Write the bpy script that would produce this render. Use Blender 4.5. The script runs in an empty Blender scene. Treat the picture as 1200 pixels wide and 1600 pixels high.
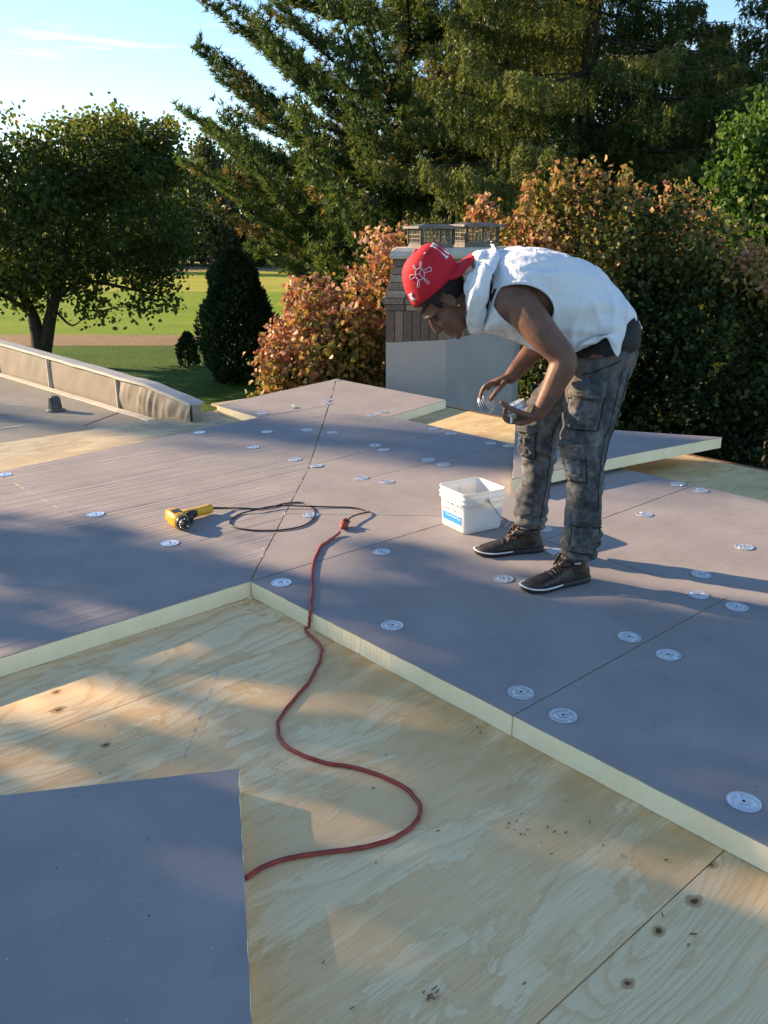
import bpy, bmesh, math, random
import numpy as np
from mathutils import Vector, Matrix, noise as mn

random.seed(7); rng = np.random.default_rng(7)
sc = bpy.context.scene; col = sc.collection
R = math.radians
# ------------------------------------------------------------------ camera, sky, sun, exposure
H = 1.4; F = 1350.0; PITCH = math.atan(440/1350)
cd = bpy.data.cameras.new('camera'); cam = bpy.data.objects.new('camera', cd); col.objects.link(cam)
cam.location = (0, 0, H); cam.rotation_euler = (math.pi/2 - PITCH, 0, 0)
cd.sensor_fit = 'VERTICAL'; cd.sensor_height = 24; cd.lens = 24*F/1600
cd.clip_start = .05; cd.clip_end = 6000
sc.camera = cam
SUN_AZ, SUN_EL = R(157), R(19)            # azimuth from +X, counter-clockwise
SDIR = Vector((math.cos(SUN_AZ)*math.cos(SUN_EL), math.sin(SUN_AZ)*math.cos(SUN_EL), math.sin(SUN_EL)))
w = bpy.data.worlds.new('World'); sc.world = w; w.use_nodes = True
wn = w.node_tree.nodes; wl = w.node_tree.links; wn.clear()
sky = wn.new('ShaderNodeTexSky'); sky.sky_type = 'NISHITA'; sky.sun_disc = False
sky.sun_elevation = SUN_EL; sky.sun_rotation = math.pi/2 - SUN_AZ
sky.altitude = 200; sky.air_density = 1.05; sky.dust_density = 0; sky.ozone_density = 2.8
tc = wn.new('ShaderNodeTexCoord'); mp = wn.new('ShaderNodeMapping'); mp.inputs['Scale'].default_value = (2.2, 2.2, 26)
cn = wn.new('ShaderNodeTexNoise'); cn.inputs['Scale'].default_value = 2.3; cn.inputs['Detail'].default_value = 7
cr_ = wn.new('ShaderNodeValToRGB'); cr_.color_ramp.elements[0].position = .63; cr_.color_ramp.elements[1].position = .84
cr_.color_ramp.elements[1].color = (.45, .45, .45, 1)
cm = wn.new('ShaderNodeMixRGB'); cm.inputs[2].default_value = (9, 9, 9.2, 1)
bg = wn.new('ShaderNodeBackground'); bg.inputs[1].default_value = .1
wo = wn.new('ShaderNodeOutputWorld')
wl.new(tc.outputs['Generated'], mp.inputs[0]); wl.new(mp.outputs[0], cn.inputs[0]); wl.new(cn.outputs[0], cr_.inputs[0])
wl.new(cr_.outputs[0], cm.inputs[0]); wl.new(sky.outputs[0], cm.inputs[1]); wl.new(cm.outputs[0], bg.inputs[0]); wl.new(bg.outputs[0], wo.inputs[0])
sl = bpy.data.lights.new('sun', 'SUN'); sl.energy = 4.7; sl.angle = R(.53); sl.color = (1, .74, .46)
so = bpy.data.objects.new('sun', sl); col.objects.link(so); so.rotation_euler = SDIR.to_track_quat('Z', 'Y').to_euler(); so.location = (-20, 10, 20)
sc.view_settings.view_transform = 'Standard'; sc.view_settings.look = 'None'
sc.view_settings.exposure = 1.46; sc.view_settings.gamma = 1; sc.view_settings.use_curve_mapping = False
sc.cycles.max_bounces = 6; sc.cycles.transparent_max_bounces = 8

# ------------------------------------------------------------------ measuring: a sight line of the photograph met with a plane
COSP, SINP = math.cos(PITCH), math.sin(PITCH)
def sight(x, y):
    a, b = x-600.0, 800.0-y
    return np.array((a, b*SINP+F*COSP, b*COSP-F*SINP))
CAM = np.array((0, 0, H))
def hit(x, y, z=0.0):
    r = sight(x, y); return CAM+r*((z-H)/r[2])
def at(x, y, Y):
    r = sight(x, y); return CAM+r*(Y/r[1])
def unit(v):
    v = np.asarray(v, float); return v/np.linalg.norm(v)

# ------------------------------------------------------------------ objects
def tag(o, label=None, cat=None, group=None, kind=None):
    if label: o['label'] = label
    if cat: o['category'] = cat
    if group: o['group'] = group
    if kind: o['kind'] = kind
    return o
def empty(name, loc=(0, 0, 0), rz=0.0, **k):
    o = bpy.data.objects.new(name, None); col.objects.link(o); o.location = loc; o.rotation_euler = (0, 0, rz)
    return tag(o, **k)
def link(name, me, parent=None, **k):
    o = bpy.data.objects.new(name, me); col.objects.link(o)
    if parent is not None:
        o.parent = parent
        if k.pop('world', False):
            o.matrix_parent_inverse = wmat(parent).inverted()
    k.pop('world', None)
    return tag(o, **k)
def wmat(o):
    m = Matrix.LocRotScale(o.location, o.rotation_euler, o.scale)
    return wmat(o.parent) @ o.matrix_parent_inverse @ m if o.parent else m

class MB:
    """collects pieces of one mesh"""
    def __init__(s): s.V = []; s.Fc = []; s.n = 0; s.mi = []
    def add(s, V, Fc, mi=0):
        V = np.asarray(V, float).reshape(-1, 3); s.V.append(V)
        n = s.n; s.Fc += [tuple(i+n for i in f) for f in Fc]; s.mi += [mi]*len(Fc); s.n += len(V); return s
    def box(s, c, half, axes=None, mi=0, taper=1.0):
        ax = np.eye(3) if axes is None else np.asarray(axes)
        P = []
        for z in (-1, 1):
            t = taper if z > 0 else 1.0
            for x, y in ((-1, -1), (1, -1), (1, 1), (-1, 1)):
                P.append(np.asarray(c)+ax[0]*half[0]*x*t+ax[1]*half[1]*y*t+ax[2]*half[2]*z)
        return s.add(P, [(0, 3, 2, 1), (4, 5, 6, 7), (0, 1, 5, 4), (1, 2, 6, 5), (2, 3, 7, 6), (3, 0, 4, 7)], mi)
    def rings(s, rg, caps=True, mi=0, closed=False):
        m = len(rg); n = len(rg[0]); V = np.concatenate([np.asarray(r, float) for r in rg]); Fc = []
        for i in range(m if closed else m-1):
            j = (i+1) % m
            for k in range(n):
                l = (k+1) % n; Fc.append((i*n+k, i*n+l, j*n+l, j*n+k))
        if caps and not closed:
            Fc.append(tuple(range(n-1, -1, -1))); Fc.append(tuple((m-1)*n+k for k in range(n)))
        return s.add(V, Fc, mi)
    def loft(s, secs, n=24, caps=True, mi=0):
        rg = []
        for sec in secs:
            c, U, Vv = [np.asarray(q, float) for q in sec[:3]]; e = sec[3] if len(sec) > 3 else 1.0
            t = np.arange(n)*2*math.pi/n; ct, st = np.cos(t), np.sin(t)
            ct = np.sign(ct)*abs(ct)**e; st = np.sign(st)*abs(st)**e
            rg.append(c+ct[:, None]*U+st[:, None]*Vv)
        return s.rings(rg, caps, mi)
    def tube(s, pts, rad, n=8, caps=True, mi=0, round_=False, flat=1.0, ref=(0, 0, 1)):
        P = np.asarray(pts, float); m = len(P); rad = np.full(m, rad) if np.isscalar(rad) else np.asarray(rad, float)
        if round_:
            t0 = unit(P[0]-P[1]); t1 = unit(P[-1]-P[-2])
            P = np.concatenate([[P[0]+t0*rad[0]*.9], [P[0]+t0*rad[0]*.6], P, [P[-1]+t1*rad[-1]*.6], [P[-1]+t1*rad[-1]*.9]])
            rad = np.concatenate([[rad[0]*.35], [rad[0]*.8], rad, [rad[-1]*.8], [rad[-1]*.35]]); m = len(P)
        T = np.gradient(P, axis=0); rg = []; u = None
        for i in range(m):
            t = unit(T[i])
            if u is None:
                u = np.cross(t, ref)
                if np.linalg.norm(u) < 1e-3: u = np.cross(t, (1, 0, 0))
            u = unit(u-t*np.dot(u, t)); v = np.cross(t, u)
            a = np.arange(n)*2*math.pi/n
            rg.append(P[i]+rad[i]*(np.cos(a)[:, None]*u+flat*np.sin(a)[:, None]*v))
        return s.rings(rg, caps, mi)
    def ball(s, c, r, axes=None, n=16, m=10, mi=0):
        r = np.array((r, r, r)) if np.isscalar(r) else np.asarray(r, float); ax = np.eye(3) if axes is None else np.asarray(axes, float)
        rg = []
        for i in range(m+1):
            ph = math.pi*(i+.02)/(m+.04)-math.pi/2; a = np.arange(n)*2*math.pi/n
            L = np.stack([np.cos(a)*math.cos(ph)*r[0], np.sin(a)*math.cos(ph)*r[1], np.full(n, math.sin(ph)*r[2])], 1)
            rg.append(np.asarray(c)+L@ax)
        return s.rings(rg, True, mi)
    def prism(s, poly, z0, z1, mi=0, mi_top=None):
        n = len(poly); V = [(p[0], p[1], z0) for p in poly]+[(p[0], p[1], z1) for p in poly]
        s.add(V, [(i, (i+1) % n, n+(i+1) % n, n+i) for i in range(n)]+[tuple(range(n-1, -1, -1))], mi)
        s.Fc.append(tuple(s.n-n+i for i in range(n))); s.mi.append(mi if mi_top is None else mi_top); return s
    def mesh(s, name, mats, smooth=False):
        me = bpy.data.meshes.new(name)
        me.from_pydata(np.concatenate(s.V).tolist(), [], s.Fc)
        for m in (mats if isinstance(mats, (list, tuple)) else [mats]): me.materials.append(m)
        if any(s.mi): me.polygons.foreach_set('material_index', s.mi)
        if smooth: me.polygons.foreach_set('use_smooth', [True]*len(me.polygons))
        me.update(); return me
    def build(s, name, mats, parent=None, smooth=False, **k):
        return link(name, s.mesh(name, mats, smooth), parent, **k)

def bigmesh(name, V, Fq, mat, tint=None):
    """many small loose faces, all with the same number of corners"""
    V = np.ascontiguousarray(V, np.float32); Fq = np.ascontiguousarray(Fq, np.int32); k = Fq.shape[1]
    me = bpy.data.meshes.new(name); me.vertices.add(len(V)); me.vertices.foreach_set('co', V.ravel())
    me.loops.add(Fq.size); me.loops.foreach_set('vertex_index', Fq.ravel())
    me.polygons.add(len(Fq)); me.polygons.foreach_set('loop_start', np.arange(0, Fq.size, k, dtype=np.int32))
    me.update(calc_edges=True)
    if tint is not None:
        a = me.attributes.new('tint', 'FLOAT', 'POINT'); a.data.foreach_set('value', np.ascontiguousarray(tint, np.float32))
    me.materials.append(mat); me.validate(); return me

def spline(pts, k=6):
    P = np.asarray(pts, float); n = len(P); out = []
    Q = np.concatenate([[2*P[0]-P[1]], P, [2*P[-1]-P[-2]]])
    for i in range(n-1):
        p0, p1, p2, p3 = Q[i:i+4]
        for j in range(k):
            t = j/k
            out.append(.5*((2*p1)+(p2-p0)*t+(2*p0-5*p1+4*p2-p3)*t*t+(3*p1-p0-3*p2+p3)*t**3))
    out.append(P[-1]); return np.array(out)

def evaluated(mb, name, mat, voxel, smooth=4, factor=.5):
    """union of overlapping closed pieces as one continuous surface"""
    o = bpy.data.objects.new('temporary', mb.mesh('temporary', mat)); col.objects.link(o)
    r = o.modifiers.new('r', 'REMESH'); r.mode = 'VOXEL'; r.voxel_size = voxel
    if smooth:
        q = o.modifiers.new('s', 'SMOOTH'); q.iterations = smooth; q.factor = factor
    dg = bpy.context.evaluated_depsgraph_get(); ev = o.evaluated_get(dg)
    me = bpy.data.meshes.new_from_object(ev); me.name = name
    bpy.data.objects.remove(o)
    me.materials.clear(); me.materials.append(mat)
    me.polygons.foreach_set('use_smooth', [True]*len(me.polygons)); me.update(); return me
def displace(me, fn):
    n = len(me.vertices); co = np.empty(n*3); me.vertices.foreach_get('co', co); co = co.reshape(-1, 3)
    no = np.empty(n*3); me.vertices.foreach_get('normal', no); no = no.reshape(-1, 3)
    d = np.array([fn(co[i], no[i]) for i in range(n)])
    me.vertices.foreach_set('co', (co+no*d[:, None]).ravel()); me.update()

# ------------------------------------------------------------------ materials
class NT:
    def __init__(s, name, rough=.6, spec=.5, metal=0.0):
        s.m = bpy.data.materials.new(name); s.m.use_nodes = True; s.t = s.m.node_tree; s.N = s.t.nodes; s.L = s.t.links
        s.b = s.N['Principled BSDF']; s.out = s.N['Material Output']
        s.b.inputs['Roughness'].default_value = rough; s.b.inputs['Specular IOR Level'].default_value = spec; s.b.inputs['Metallic'].default_value = metal
    def n(s, ty, ins=None, **pr):
        q = s.N.new('ShaderNode'+ty)
        for k, v in pr.items(): setattr(q, k, v)
        for k, v in (ins or {}).items(): s.put(q.inputs[k], v)
        return q
    def put(s, sock, v):
        if hasattr(v, 'is_output'): s.L.new(v, sock)
        elif isinstance(v, tuple) and len(v) == 3 and sock.type == 'RGBA': sock.default_value = (*v, 1)
        else: sock.default_value = v
    def coord(s, kind='Object'): return s.n('TexCoord').outputs[kind]
    def math(s, op, a, b=0.0, c=0.0, clamp=False):
        q = s.n('Math', operation=op, use_clamp=clamp); s.put(q.inputs[0], a); s.put(q.inputs[1], b); s.put(q.inputs[2], c); return q.outputs[0]
    def map(s, v, scale=(1, 1, 1), loc=(0, 0, 0), rot=(0, 0, 0)):
        return s.n('Mapping', {'Vector': v, 'Scale': scale, 'Location': loc, 'Rotation': rot}).outputs[0]
    def noise(s, v, scale=5, detail=4, rough=.55, dist=0.0):
        return s.n('TexNoise', {'Vector': v, 'Scale': scale, 'Detail': detail, 'Roughness': rough, 'Distortion': dist}).outputs[0]
    def ramp(s, f, stops, interp='LINEAR'):
        q = s.n('ValToRGB'); e = q.color_ramp.elements; q.color_ramp.interpolation = interp
        while len(e) < len(stops): e.new(.5)
        for el, (p, c) in zip(e, stops):
            el.position = p; el.color = (*c, 1) if isinstance(c, tuple) else (c, c, c, 1)
        s.L.new(f, q.inputs[0]); return q.outputs[0]
    def mix(s, f, a, b, mode='MIX'):
        q = s.n('MixRGB', blend_type=mode); s.put(q.inputs[0], f); s.put(q.inputs[1], a); s.put(q.inputs[2], b); return q.outputs[0]
    def color(s, c): s.put(s.b.inputs['Base Color'], c); return s
    def bump(s, h, strength=.3, dist=.01):
        q = s.n('Bump', {'Height': h, 'Strength': strength, 'Distance': dist}); s.L.new(q.outputs[0], s.b.inputs['Normal']); return s
    def smooth(s, x, lo, hi): 
        q = s.n('MapRange', {'Value': x, 'From Min': lo, 'From Max': hi}, interpolation_type='SMOOTHSTEP'); return q.outputs[0]

def plain(name, c, rough=.6, spec=.5, metal=0.0, var=.12, scale=12, bump=.0, bscale=60):
    m = NT(name, rough, spec, metal); v = m.coord()
    f = m.noise(v, scale, 5)
    lo = tuple(x*(1-var) for x in c); hi = tuple(min(1, x*(1+var)) for x in c)
    m.color(m.ramp(f, [(.3, lo), (.7, hi)]))
    if bump: m.bump(m.noise(v, bscale, 4), bump, .01)
    return m.m

def knots_field(m, a, b, knots):
    """grain lines bent round each knot; returns (bend, dark core)"""
    bend = None; core = None
    for ka, kb, r in knots:
        da = m.math('SUBTRACT', a, ka); db = m.math('SUBTRACT', b, kb)
        d2 = m.math('ADD', m.math('MULTIPLY', m.math('MULTIPLY', da, da), .10), m.math('MULTIPLY', db, db))
        g = m.math('DIVIDE', r*r*9, m.math('ADD', d2, r*r*9))
        e2 = m.math('ADD', m.math('MULTIPLY', m.math('MULTIPLY', da, da), .6), m.math('MULTIPLY', db, db))
        c = m.math('SUBTRACT', 1.0, m.math('DIVIDE', m.math('SQRT', e2), r), clamp=True)
        bend = g if bend is None else m.math('ADD', bend, g)
        core = c if core is None else m.math('MAXIMUM', core, c)
    return bend, core

def plywood(name, knots=(), pale=(.93, .685, .395), tan=(.82, .505, .235), stain=None, seed=0.0, patch=.5, grain=9.0, ringmix=.45, sweep=7.0):
    m = NT(name, .72, .25); v = m.coord(); sx = m.n('SeparateXYZ', {0: v}); a, b = sx.outputs[0], sx.outputs[1]
    big = m.noise(m.map(v, (.9, 3.2, 1), (seed, seed*1.7, 0)), 1.0, 3, .5)
    bend, core = knots_field(m, a, b, knots) if knots else (0.0, 0.0)
    g = m.math('ADD', m.math('MULTIPLY', b, grain), m.math('MULTIPLY', big, sweep))
    if knots: g = m.math('ADD', g, m.math('MULTIPLY', bend, 3.2))
    g = m.math('ADD', g, m.math('MULTIPLY', m.noise(m.map(v, (3, 14, 1), (seed, 0, 0)), 1.0, 3), .7))
    fr = m.math('FRACT', g)
    ring = m.ramp(fr, [(0, 0.0), (.55, .15), (.88, 1.0), (1, 0.0)])
    # torn and sanded veneer patches
    pn = m.noise(m.map(v, (2.1, 5.6, 1), (3+seed, seed, 0)), 1.0, 9, .66, .5)
    pm = m.smooth(pn, patch, patch+.022)
    fib = m.noise(m.map(v, (6, 330, 1), (0, seed, 0)), 1.0, 4, .6)
    c = m.mix(m.math('MULTIPLY', ring, ringmix), pale, (tan[0]*.92, tan[1]*.86, tan[2]*.78))
    edge_ = m.math('SUBTRACT', m.smooth(pn, patch-.012, patch), m.smooth(pn, patch+.004, patch+.03))
    c = m.mix(m.math('MULTIPLY', pm, .72), c, (tan[0]*1.03, tan[1]*1.0, tan[2]*.98))
    c = m.mix(m.math('MULTIPLY', edge_, .5), c, (tan[0]*.75, tan[1]*.68, tan[2]*.6))
    p2 = m.noise(m.map(v, (3.5, 16, 1), (13+seed, seed*2, 0)), 1.0, 9, .7, .2); c = m.mix(m.math('MULTIPLY', m.smooth(p2, .56, .59), .38), c, (pale[0]*1.05, pale[1]*1.05, pale[2]*1.02))
    c = m.mix(m.smooth(fib, .36, .72), c, (tan[0]*.9, tan[1]*.88, tan[2]*.86), 'MIX') if False else m.mix(m.math('MULTIPLY', m.smooth(fib, .47, .66), .55), c, (tan[0]*.72, tan[1]*.66, tan[2]*.6))
    wide = m.noise(m.map(v, (1.1, 1.6, 1), (9+seed, 0, 0)), 1.2, 4)
    c = m.mix(m.math('MULTIPLY', m.smooth(wide, .35, .75), .35), c, (.80, .575, .32))
    # specks, screw heads and splinters
    sp = m.n('TexVoronoi', {'Vector': m.map(v, (1, 2.2, 1)), 'Scale': 9.0}, feature='F1')
    keep = m.math('GREATER_THAN', m.n('SeparateColor', {0: sp.outputs['Color']}).outputs[0], .80)
    dot = m.math('MULTIPLY', keep, m.math('LESS_THAN', sp.outputs['Distance'], .055))
    c = m.mix(m.math('MULTIPLY', dot, .75), c, (.09, .055, .03))
    if stain:
        a0, a1, colr, amt = stain
        f = m.math('MULTIPLY', m.smooth(a, a0, a1), m.smooth(m.noise(m.map(v, (3, 9, 1)), 1.0, 6, .6), .3, .62))
        c = m.mix(m.math('MULTIPLY', f, amt), c, colr)
    if knots:
        cn_ = m.math('ADD', core, m.math('MULTIPLY', m.math('SUBTRACT', m.noise(m.map(v, (50, 90, 1)), 1.0, 4), .5), .7))
        c = m.mix(m.math('MULTIPLY', m.smooth(cn_, .18, .45), .8), c, (.42, .24, .11))
        c = m.mix(m.smooth(cn_, .60, .78), c, (.13, .06, .03))
    m.color(c)
    hb = m.math('ADD', m.math('MULTIPLY', fib, .5), m.math('MULTIPLY', pm, -.5))
    m.bump(hb, .35, .0016); return m.m

def facer(name, streak=0.0, seed=0.0):
    m = NT(name, .82, .25); v = m.coord()
    f1 = m.noise(m.map(v, (1, 1, 1), (seed, 0, 0)), 3.0, 6, .6); f2 = m.noise(v, 190, 3)
    c = m.ramp(f1, [(.3, (.262, .232, .226)), (.7, (.332, .296, .288))])
    c = m.mix(m.math('MULTIPLY', m.smooth(f2, .58, .75), .35), c, (.17, .145, .14))
    sp = m.n('TexVoronoi', {'Vector': v, 'Scale': 34.0}, feature='F1')
    keep = m.math('GREATER_THAN', m.n('SeparateColor', {0: sp.outputs['Color']}).outputs[0], .80)
    c = m.mix(m.math('MULTIPLY', keep, m.math('LESS_THAN', sp.outputs['Distance'], .075)), c, (.5, .47, .42))
    keep2 = m.math('LESS_THAN', m.n('SeparateColor', {0: sp.outputs['Color']}).outputs[0], .07)
    c = m.mix(m.math('MULTIPLY', keep2, m.math('LESS_THAN', sp.outputs['Distance'], .09)), c, (.05, .045, .04))
    sc1 = m.noise(m.map(v, (2.5, 30, 1), (seed+7, 3, 0), (0, 0, .5)), 1.0, 5, .7); sc2 = m.noise(m.map(v, (28, 3, 1), (seed+17, 3, 0), (0, 0, .3)), 1.0, 5, .7); wear = m.noise(m.map(v, (1, 1, 1), (seed+3, 8, 0)), 1.7, 4, .6)
    scf = m.math('MULTIPLY', m.math('ADD', m.smooth(sc1, .66, .74), m.smooth(sc2, .68, .76), clamp=True), m.smooth(wear, .50, .66))
    c = m.mix(m.math('MULTIPLY', scf, .5), c, (.47, .45, .45))
    c = m.mix(m.math('MULTIPLY', m.smooth(m.noise(m.map(v, (1, 1, 1), (seed+23, 8, 0)), 5.0, 7, .7), .56, .74), .5), c, (.185, .175, .185))
    fine = m.noise(m.map(v, (90, 520, 1)), 1.0, 2); c = m.mix(m.math('MULTIPLY', m.smooth(fine, .5, .72), .22), c, (.2, .18, .175))
    h = m.math('MULTIPLY', f2, .12)
    sl_ = m.noise(m.map(v, (.7, 13, 1), (seed, seed, 0)), 1.0, 4, .5)
    h = m.math('ADD', h, m.math('MULTIPLY', sl_, .25+2.2*streak))
    if streak:
        wr = m.noise(m.map(v, (.5, 26, 1), (seed+4, seed, 0)), 1.0, 3, .5)
        ridge = m.math('SUBTRACT', 1.0, m.math('MULTIPLY', m.math('ABSOLUTE', m.math('SUBTRACT', wr, .5)), 14.0), clamp=True)
        h = m.math('ADD', h, m.math('MULTIPLY', ridge, .5*streak))
    m.color(c); m.bump(h, .5, .006); return m.m

def leafmat(name, stops, trans=.35, rough=.5, spec=.3):
    m = NT(name, rough, spec); at_ = m.n('Attribute', attribute_name='tint').outputs['Fac']
    c = m.ramp(at_, stops); m.color(c)
    if trans:
        tr = m.n('BsdfTranslucent', {'Color': m.mix(1.0, c, (1.25, 1.2, .7), 'MULTIPLY')})
        mx = m.n('MixShader', {0: trans}); m.L.new(m.b.outputs[0], mx.inputs[1]); m.L.new(tr.outputs[0], mx.inputs[2]); m.L.new(mx.outputs[0], m.out.inputs[0])
    return m.m

M = {}
M['foam'] = NT('foam', .75, .2)
_m = M['foam']; _v = _m.coord(); _f = _m.noise(_m.map(_v, (60, 60, 4)), 1.0, 4); _m.color(_m.ramp(_m.noise(_v, 7, 5), [(.3, (.88, .73, .46)), (.7, (.95, .81, .55))])); _m.bump(_f, .9, .006); M['foam'] = _m.m
M['facer_streaked'] = facer('facer_streaked', 1.0, 2.0); M['facer'] = facer('facer', .1, 5.0)
M['steel'] = plain('galvanised_steel', (.74, .78, .83), .34, .6, .68, .10, 60)
M['dark'] = plain('dark_hole', (.02, .02, .022), .6)
M['black'] = plain('black_rubber', (.018, .018, .02), .45, .4)
M['red_cord'] = plain('red_cord', (.30, .045, .032), .45, .4, var=.35, scale=30)
M['yellow'] = plain('yellow_plastic', (.68, .36, .025), .42, .4, var=.12)
M['chrome'] = plain('chuck_metal', (.45, .45, .47), .3, .5, 1.0)
M['skin'] = plain('skin', (.150, .070, .046), .48, .4, var=.25, scale=16, bump=.22, bscale=210)
M['hair'] = plain('black_hair', (.011, .009, .009), .5, .4, bump=.8, bscale=190)
_m = NT('white_cotton', .85, .2); _v = _m.coord(); _d = _m.mix(_m.math('MULTIPLY', _m.smooth(_m.noise(_v, 6, 5, .65), .56, .72), .35), (.68, .70, .75), (.56, .56, .57)); _m.color(_d)
_r1 = _m.math('ABSOLUTE', _m.math('SUBTRACT', _m.noise(_m.map(_v, (9, 5, 4), rot=(0, .6, 0)), 1.0, 3, .55, .6), .5)); _r2 = _m.math('ABSOLUTE', _m.math('SUBTRACT', _m.noise(_m.map(_v, (26, 15, 13), rot=(0, -.5, 0)), 1.0, 3, .55, .5), .5))
_m.bump(_m.math('ADD', _m.math('ADD', _m.math('MULTIPLY', _m.math('POWER', _m.math('MULTIPLY', _r1, 2.0), .6), -1.0), _m.math('MULTIPLY', _r2, -.5)), _m.math('MULTIPLY', _m.noise(_v, 420, 2), .03)), .32, .022); M['white_cloth'] = _m.m
M['red_cloth'] = plain('red_cotton', (.50, .014, .03), .75, .25, var=.08, scale=30, bump=.15, bscale=420)
M['thread'] = plain('white_thread', (.78, .76, .78), .7, .2)
M['pink_thread'] = plain('pink_thread', (.72, .52, .56), .7, .2)
M['leather'] = plain('brown_black_leather', (.024, .017, .014), .42, .45, var=.4, scale=14, bump=.25, bscale=120)
M['lace'] = plain('brown_lace', (.16, .075, .045), .7)
M['sole'] = plain('black_sole', (.013, .013, .013), .6)
M['welt'] = plain('white_welt', (.72, .73, .75), .6)
M['band'] = plain('black_waistband', (.012, .012, .013), .8)
M['gold'] = plain('gold', (.7, .5, .2), .3, .5, 1.0)
# ------------------------------------------------------------------ roof frame: x along the boards' rows, y across them
k = H/1.24; T = .065*k
O = hit(391, 908); AZ = R(42.0)
eA = np.array((math.cos(AZ), math.sin(AZ), 0)); eC = np.array((-math.sin(AZ), math.cos(AZ), 0))
def roof(P): 
    d = np.asarray(P, float)-O; return np.array((d@eA, d@eC, d[2]))
def unroof(a, c, z=0.0): return O+eA*a+eC*c+np.array((0, 0, z))
G = -3.6
ZP = -T-.002                                # top of the plywood

# ---- ground
def grass(name, lo, hi, scale=.5, streak=(1, 1, 1)):
    m = NT(name, .9, .15); v = m.coord(); f = m.noise(m.map(v, streak), scale, 8, .7); g = m.noise(v, 9, 6, .7)
    c = m.ramp(f, [(.3, lo), (.7, hi)]); c = m.mix(m.smooth(g, .5, .75), c, tuple(x*1.35 for x in hi)); c = m.mix(m.smooth(g, .5, .25), c, tuple(x*.5 for x in lo))
    b2 = m.noise(m.map(v, (.35, .8, 1)), .22, 6, .65); c = m.mix(m.math('MULTIPLY', m.smooth(b2, .45, .70), .45), c, tuple(x*q for x, q in zip(hi, (1.25, .95, 1.3)))); c = m.mix(m.math('MULTIPLY', m.smooth(b2, .48, .28), .5), c, tuple(x*.6 for x in lo))
    lf = m.n('TexVoronoi', {'Vector': v, 'Scale': 2.6}, feature='F1'); c = m.mix(m.math('MULTIPLY', m.math('LESS_THAN', lf.outputs['Distance'], .16), .6), c, (.26, .17, .06))
    m.color(c); m.bump(g, .8, .12); return m.m
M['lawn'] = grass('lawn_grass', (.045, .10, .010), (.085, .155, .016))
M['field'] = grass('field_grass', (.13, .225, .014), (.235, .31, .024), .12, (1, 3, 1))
M['fairway'] = grass('pale_grass', (.32, .33, .04), (.38, .365, .06), .1, (1, 3, 1))
M['hay'] = grass('dry_grass', (.36, .27, .13), (.46, .36, .18), .4)
M['mulch'] = grass('leaf_litter', (.25, .17, .09), (.33, .24, .13), 2.0)
def sheet(name, pts, z, mat, **kw):
    mb = MB(); mb.add([(p[0], p[1], z) for p in pts], [tuple(range(len(pts)))]); return mb.build(name, mat, None, kind='structure', **kw)
def gy(y): return float(hit(600, y, G)[1])
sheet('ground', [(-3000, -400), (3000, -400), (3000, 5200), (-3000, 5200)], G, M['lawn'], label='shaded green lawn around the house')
y1, y2, y3, y4, y5 = gy(541), gy(524), gy(456), gy(424.5), gy(414)
def band(name, ya, yb, z, mat, label, wob=.0):
    n = 60; xs = np.linspace(-260, 160, n)
    lo = [(x, ya+wob*mn.noise((x*.15, 3, ya)), z) for x in xs]; hi = [(x, yb+wob*mn.noise((x*.15, 9, yb)), z) for x in xs]
    mb = MB(); mb.add(lo+hi, [(i, i+1, n+i+1, n+i) for i in range(n-1)]); return mb.build(name, mat, None, kind='structure', label=label)
band('grass_field', y2-.5, y3+2, G+.004, M['field'], 'bright green mown field beyond the leaf strewn path')
band('path', y1, y2, G+.010, M['mulch'], 'brown leaf strewn path between lawn and field', .8)
band('pale_field', y3, y4+2, G+.012, M['fairway'], 'pale yellow green field in the distance')
band('hay_strip', y4, y5+14, G+.02, M['hay'], 'strip of tall dry grass before the far trees', 1.0)

# ---- plywood deck
M['ply_front'] = plywood('plywood_front', seed=1.3, stain=(-.42, .0, (.50, .30, .10), .62), patch=.485, grain=3.2, ringmix=.5, sweep=11.0)
def kn(lst): return [(*roof(hit(x, y, ZP))[:2], r) for x, y, r in lst]
M['ply_knotty_left'] = plywood('plywood_knotty_left', kn([(88, 1081, .022), (91, 1109, .030), (130, 1131, .017), (166, 1163, .020)]), seed=5.1, patch=.56, grain=11, ringmix=.85)
M['ply_strip'] = plywood('plywood_strip', kn([(165, 1164, .020)]), seed=8.4, patch=.53, grain=10, ringmix=.7, stain=(-.30, .0, (.50, .30, .10), .5))
M['ply_knotty_right'] = plywood('plywood_knotty_right', kn([(1112, 1351, .020), (1085, 1408, .027), (1029, 1455, .021), (981, 1537, .019)]), seed=3.7, patch=.60, grain=10, ringmix=.75, pale=(.86, .65, .38), stain=(-.30, .0, (.50, .30, .10), .5))
M['ply_back'] = plywood('plywood_back', seed=11.0, patch=.55, grain=9, pale=(.66, .50, .26), tan=(.50, .34, .15))
M['ply_weathered'] = plywood('plywood_weathered', seed=15.0, patch=.50, grain=8, pale=(.50, .44, .31), tan=(.34, .285, .19))
deck = empty('roof_deck', O, AZ, kind='structure', label='pale plywood roof deck under the insulation boards')
def ply(a0, a1, c0, c1, mat, dz=0.0):
    mb = MB(); g = .0016
    mb.box(((a0+a1)/2*k, (c0+c1)/2*k, ZP-.010+dz), ((a1-a0)/2*k-g, (c1-c0)/2*k-g, .010)); return mb.build('plywood_sheet', M[mat], deck)
ply(-3.4, .6, -.40, .85, 'ply_knotty_left'); ply(-3.4, .6, -.605, -.40, 'ply_strip', -.0006); ply(-3.4, .6, -1.868, -.605, 'ply_front', .0006)
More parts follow.
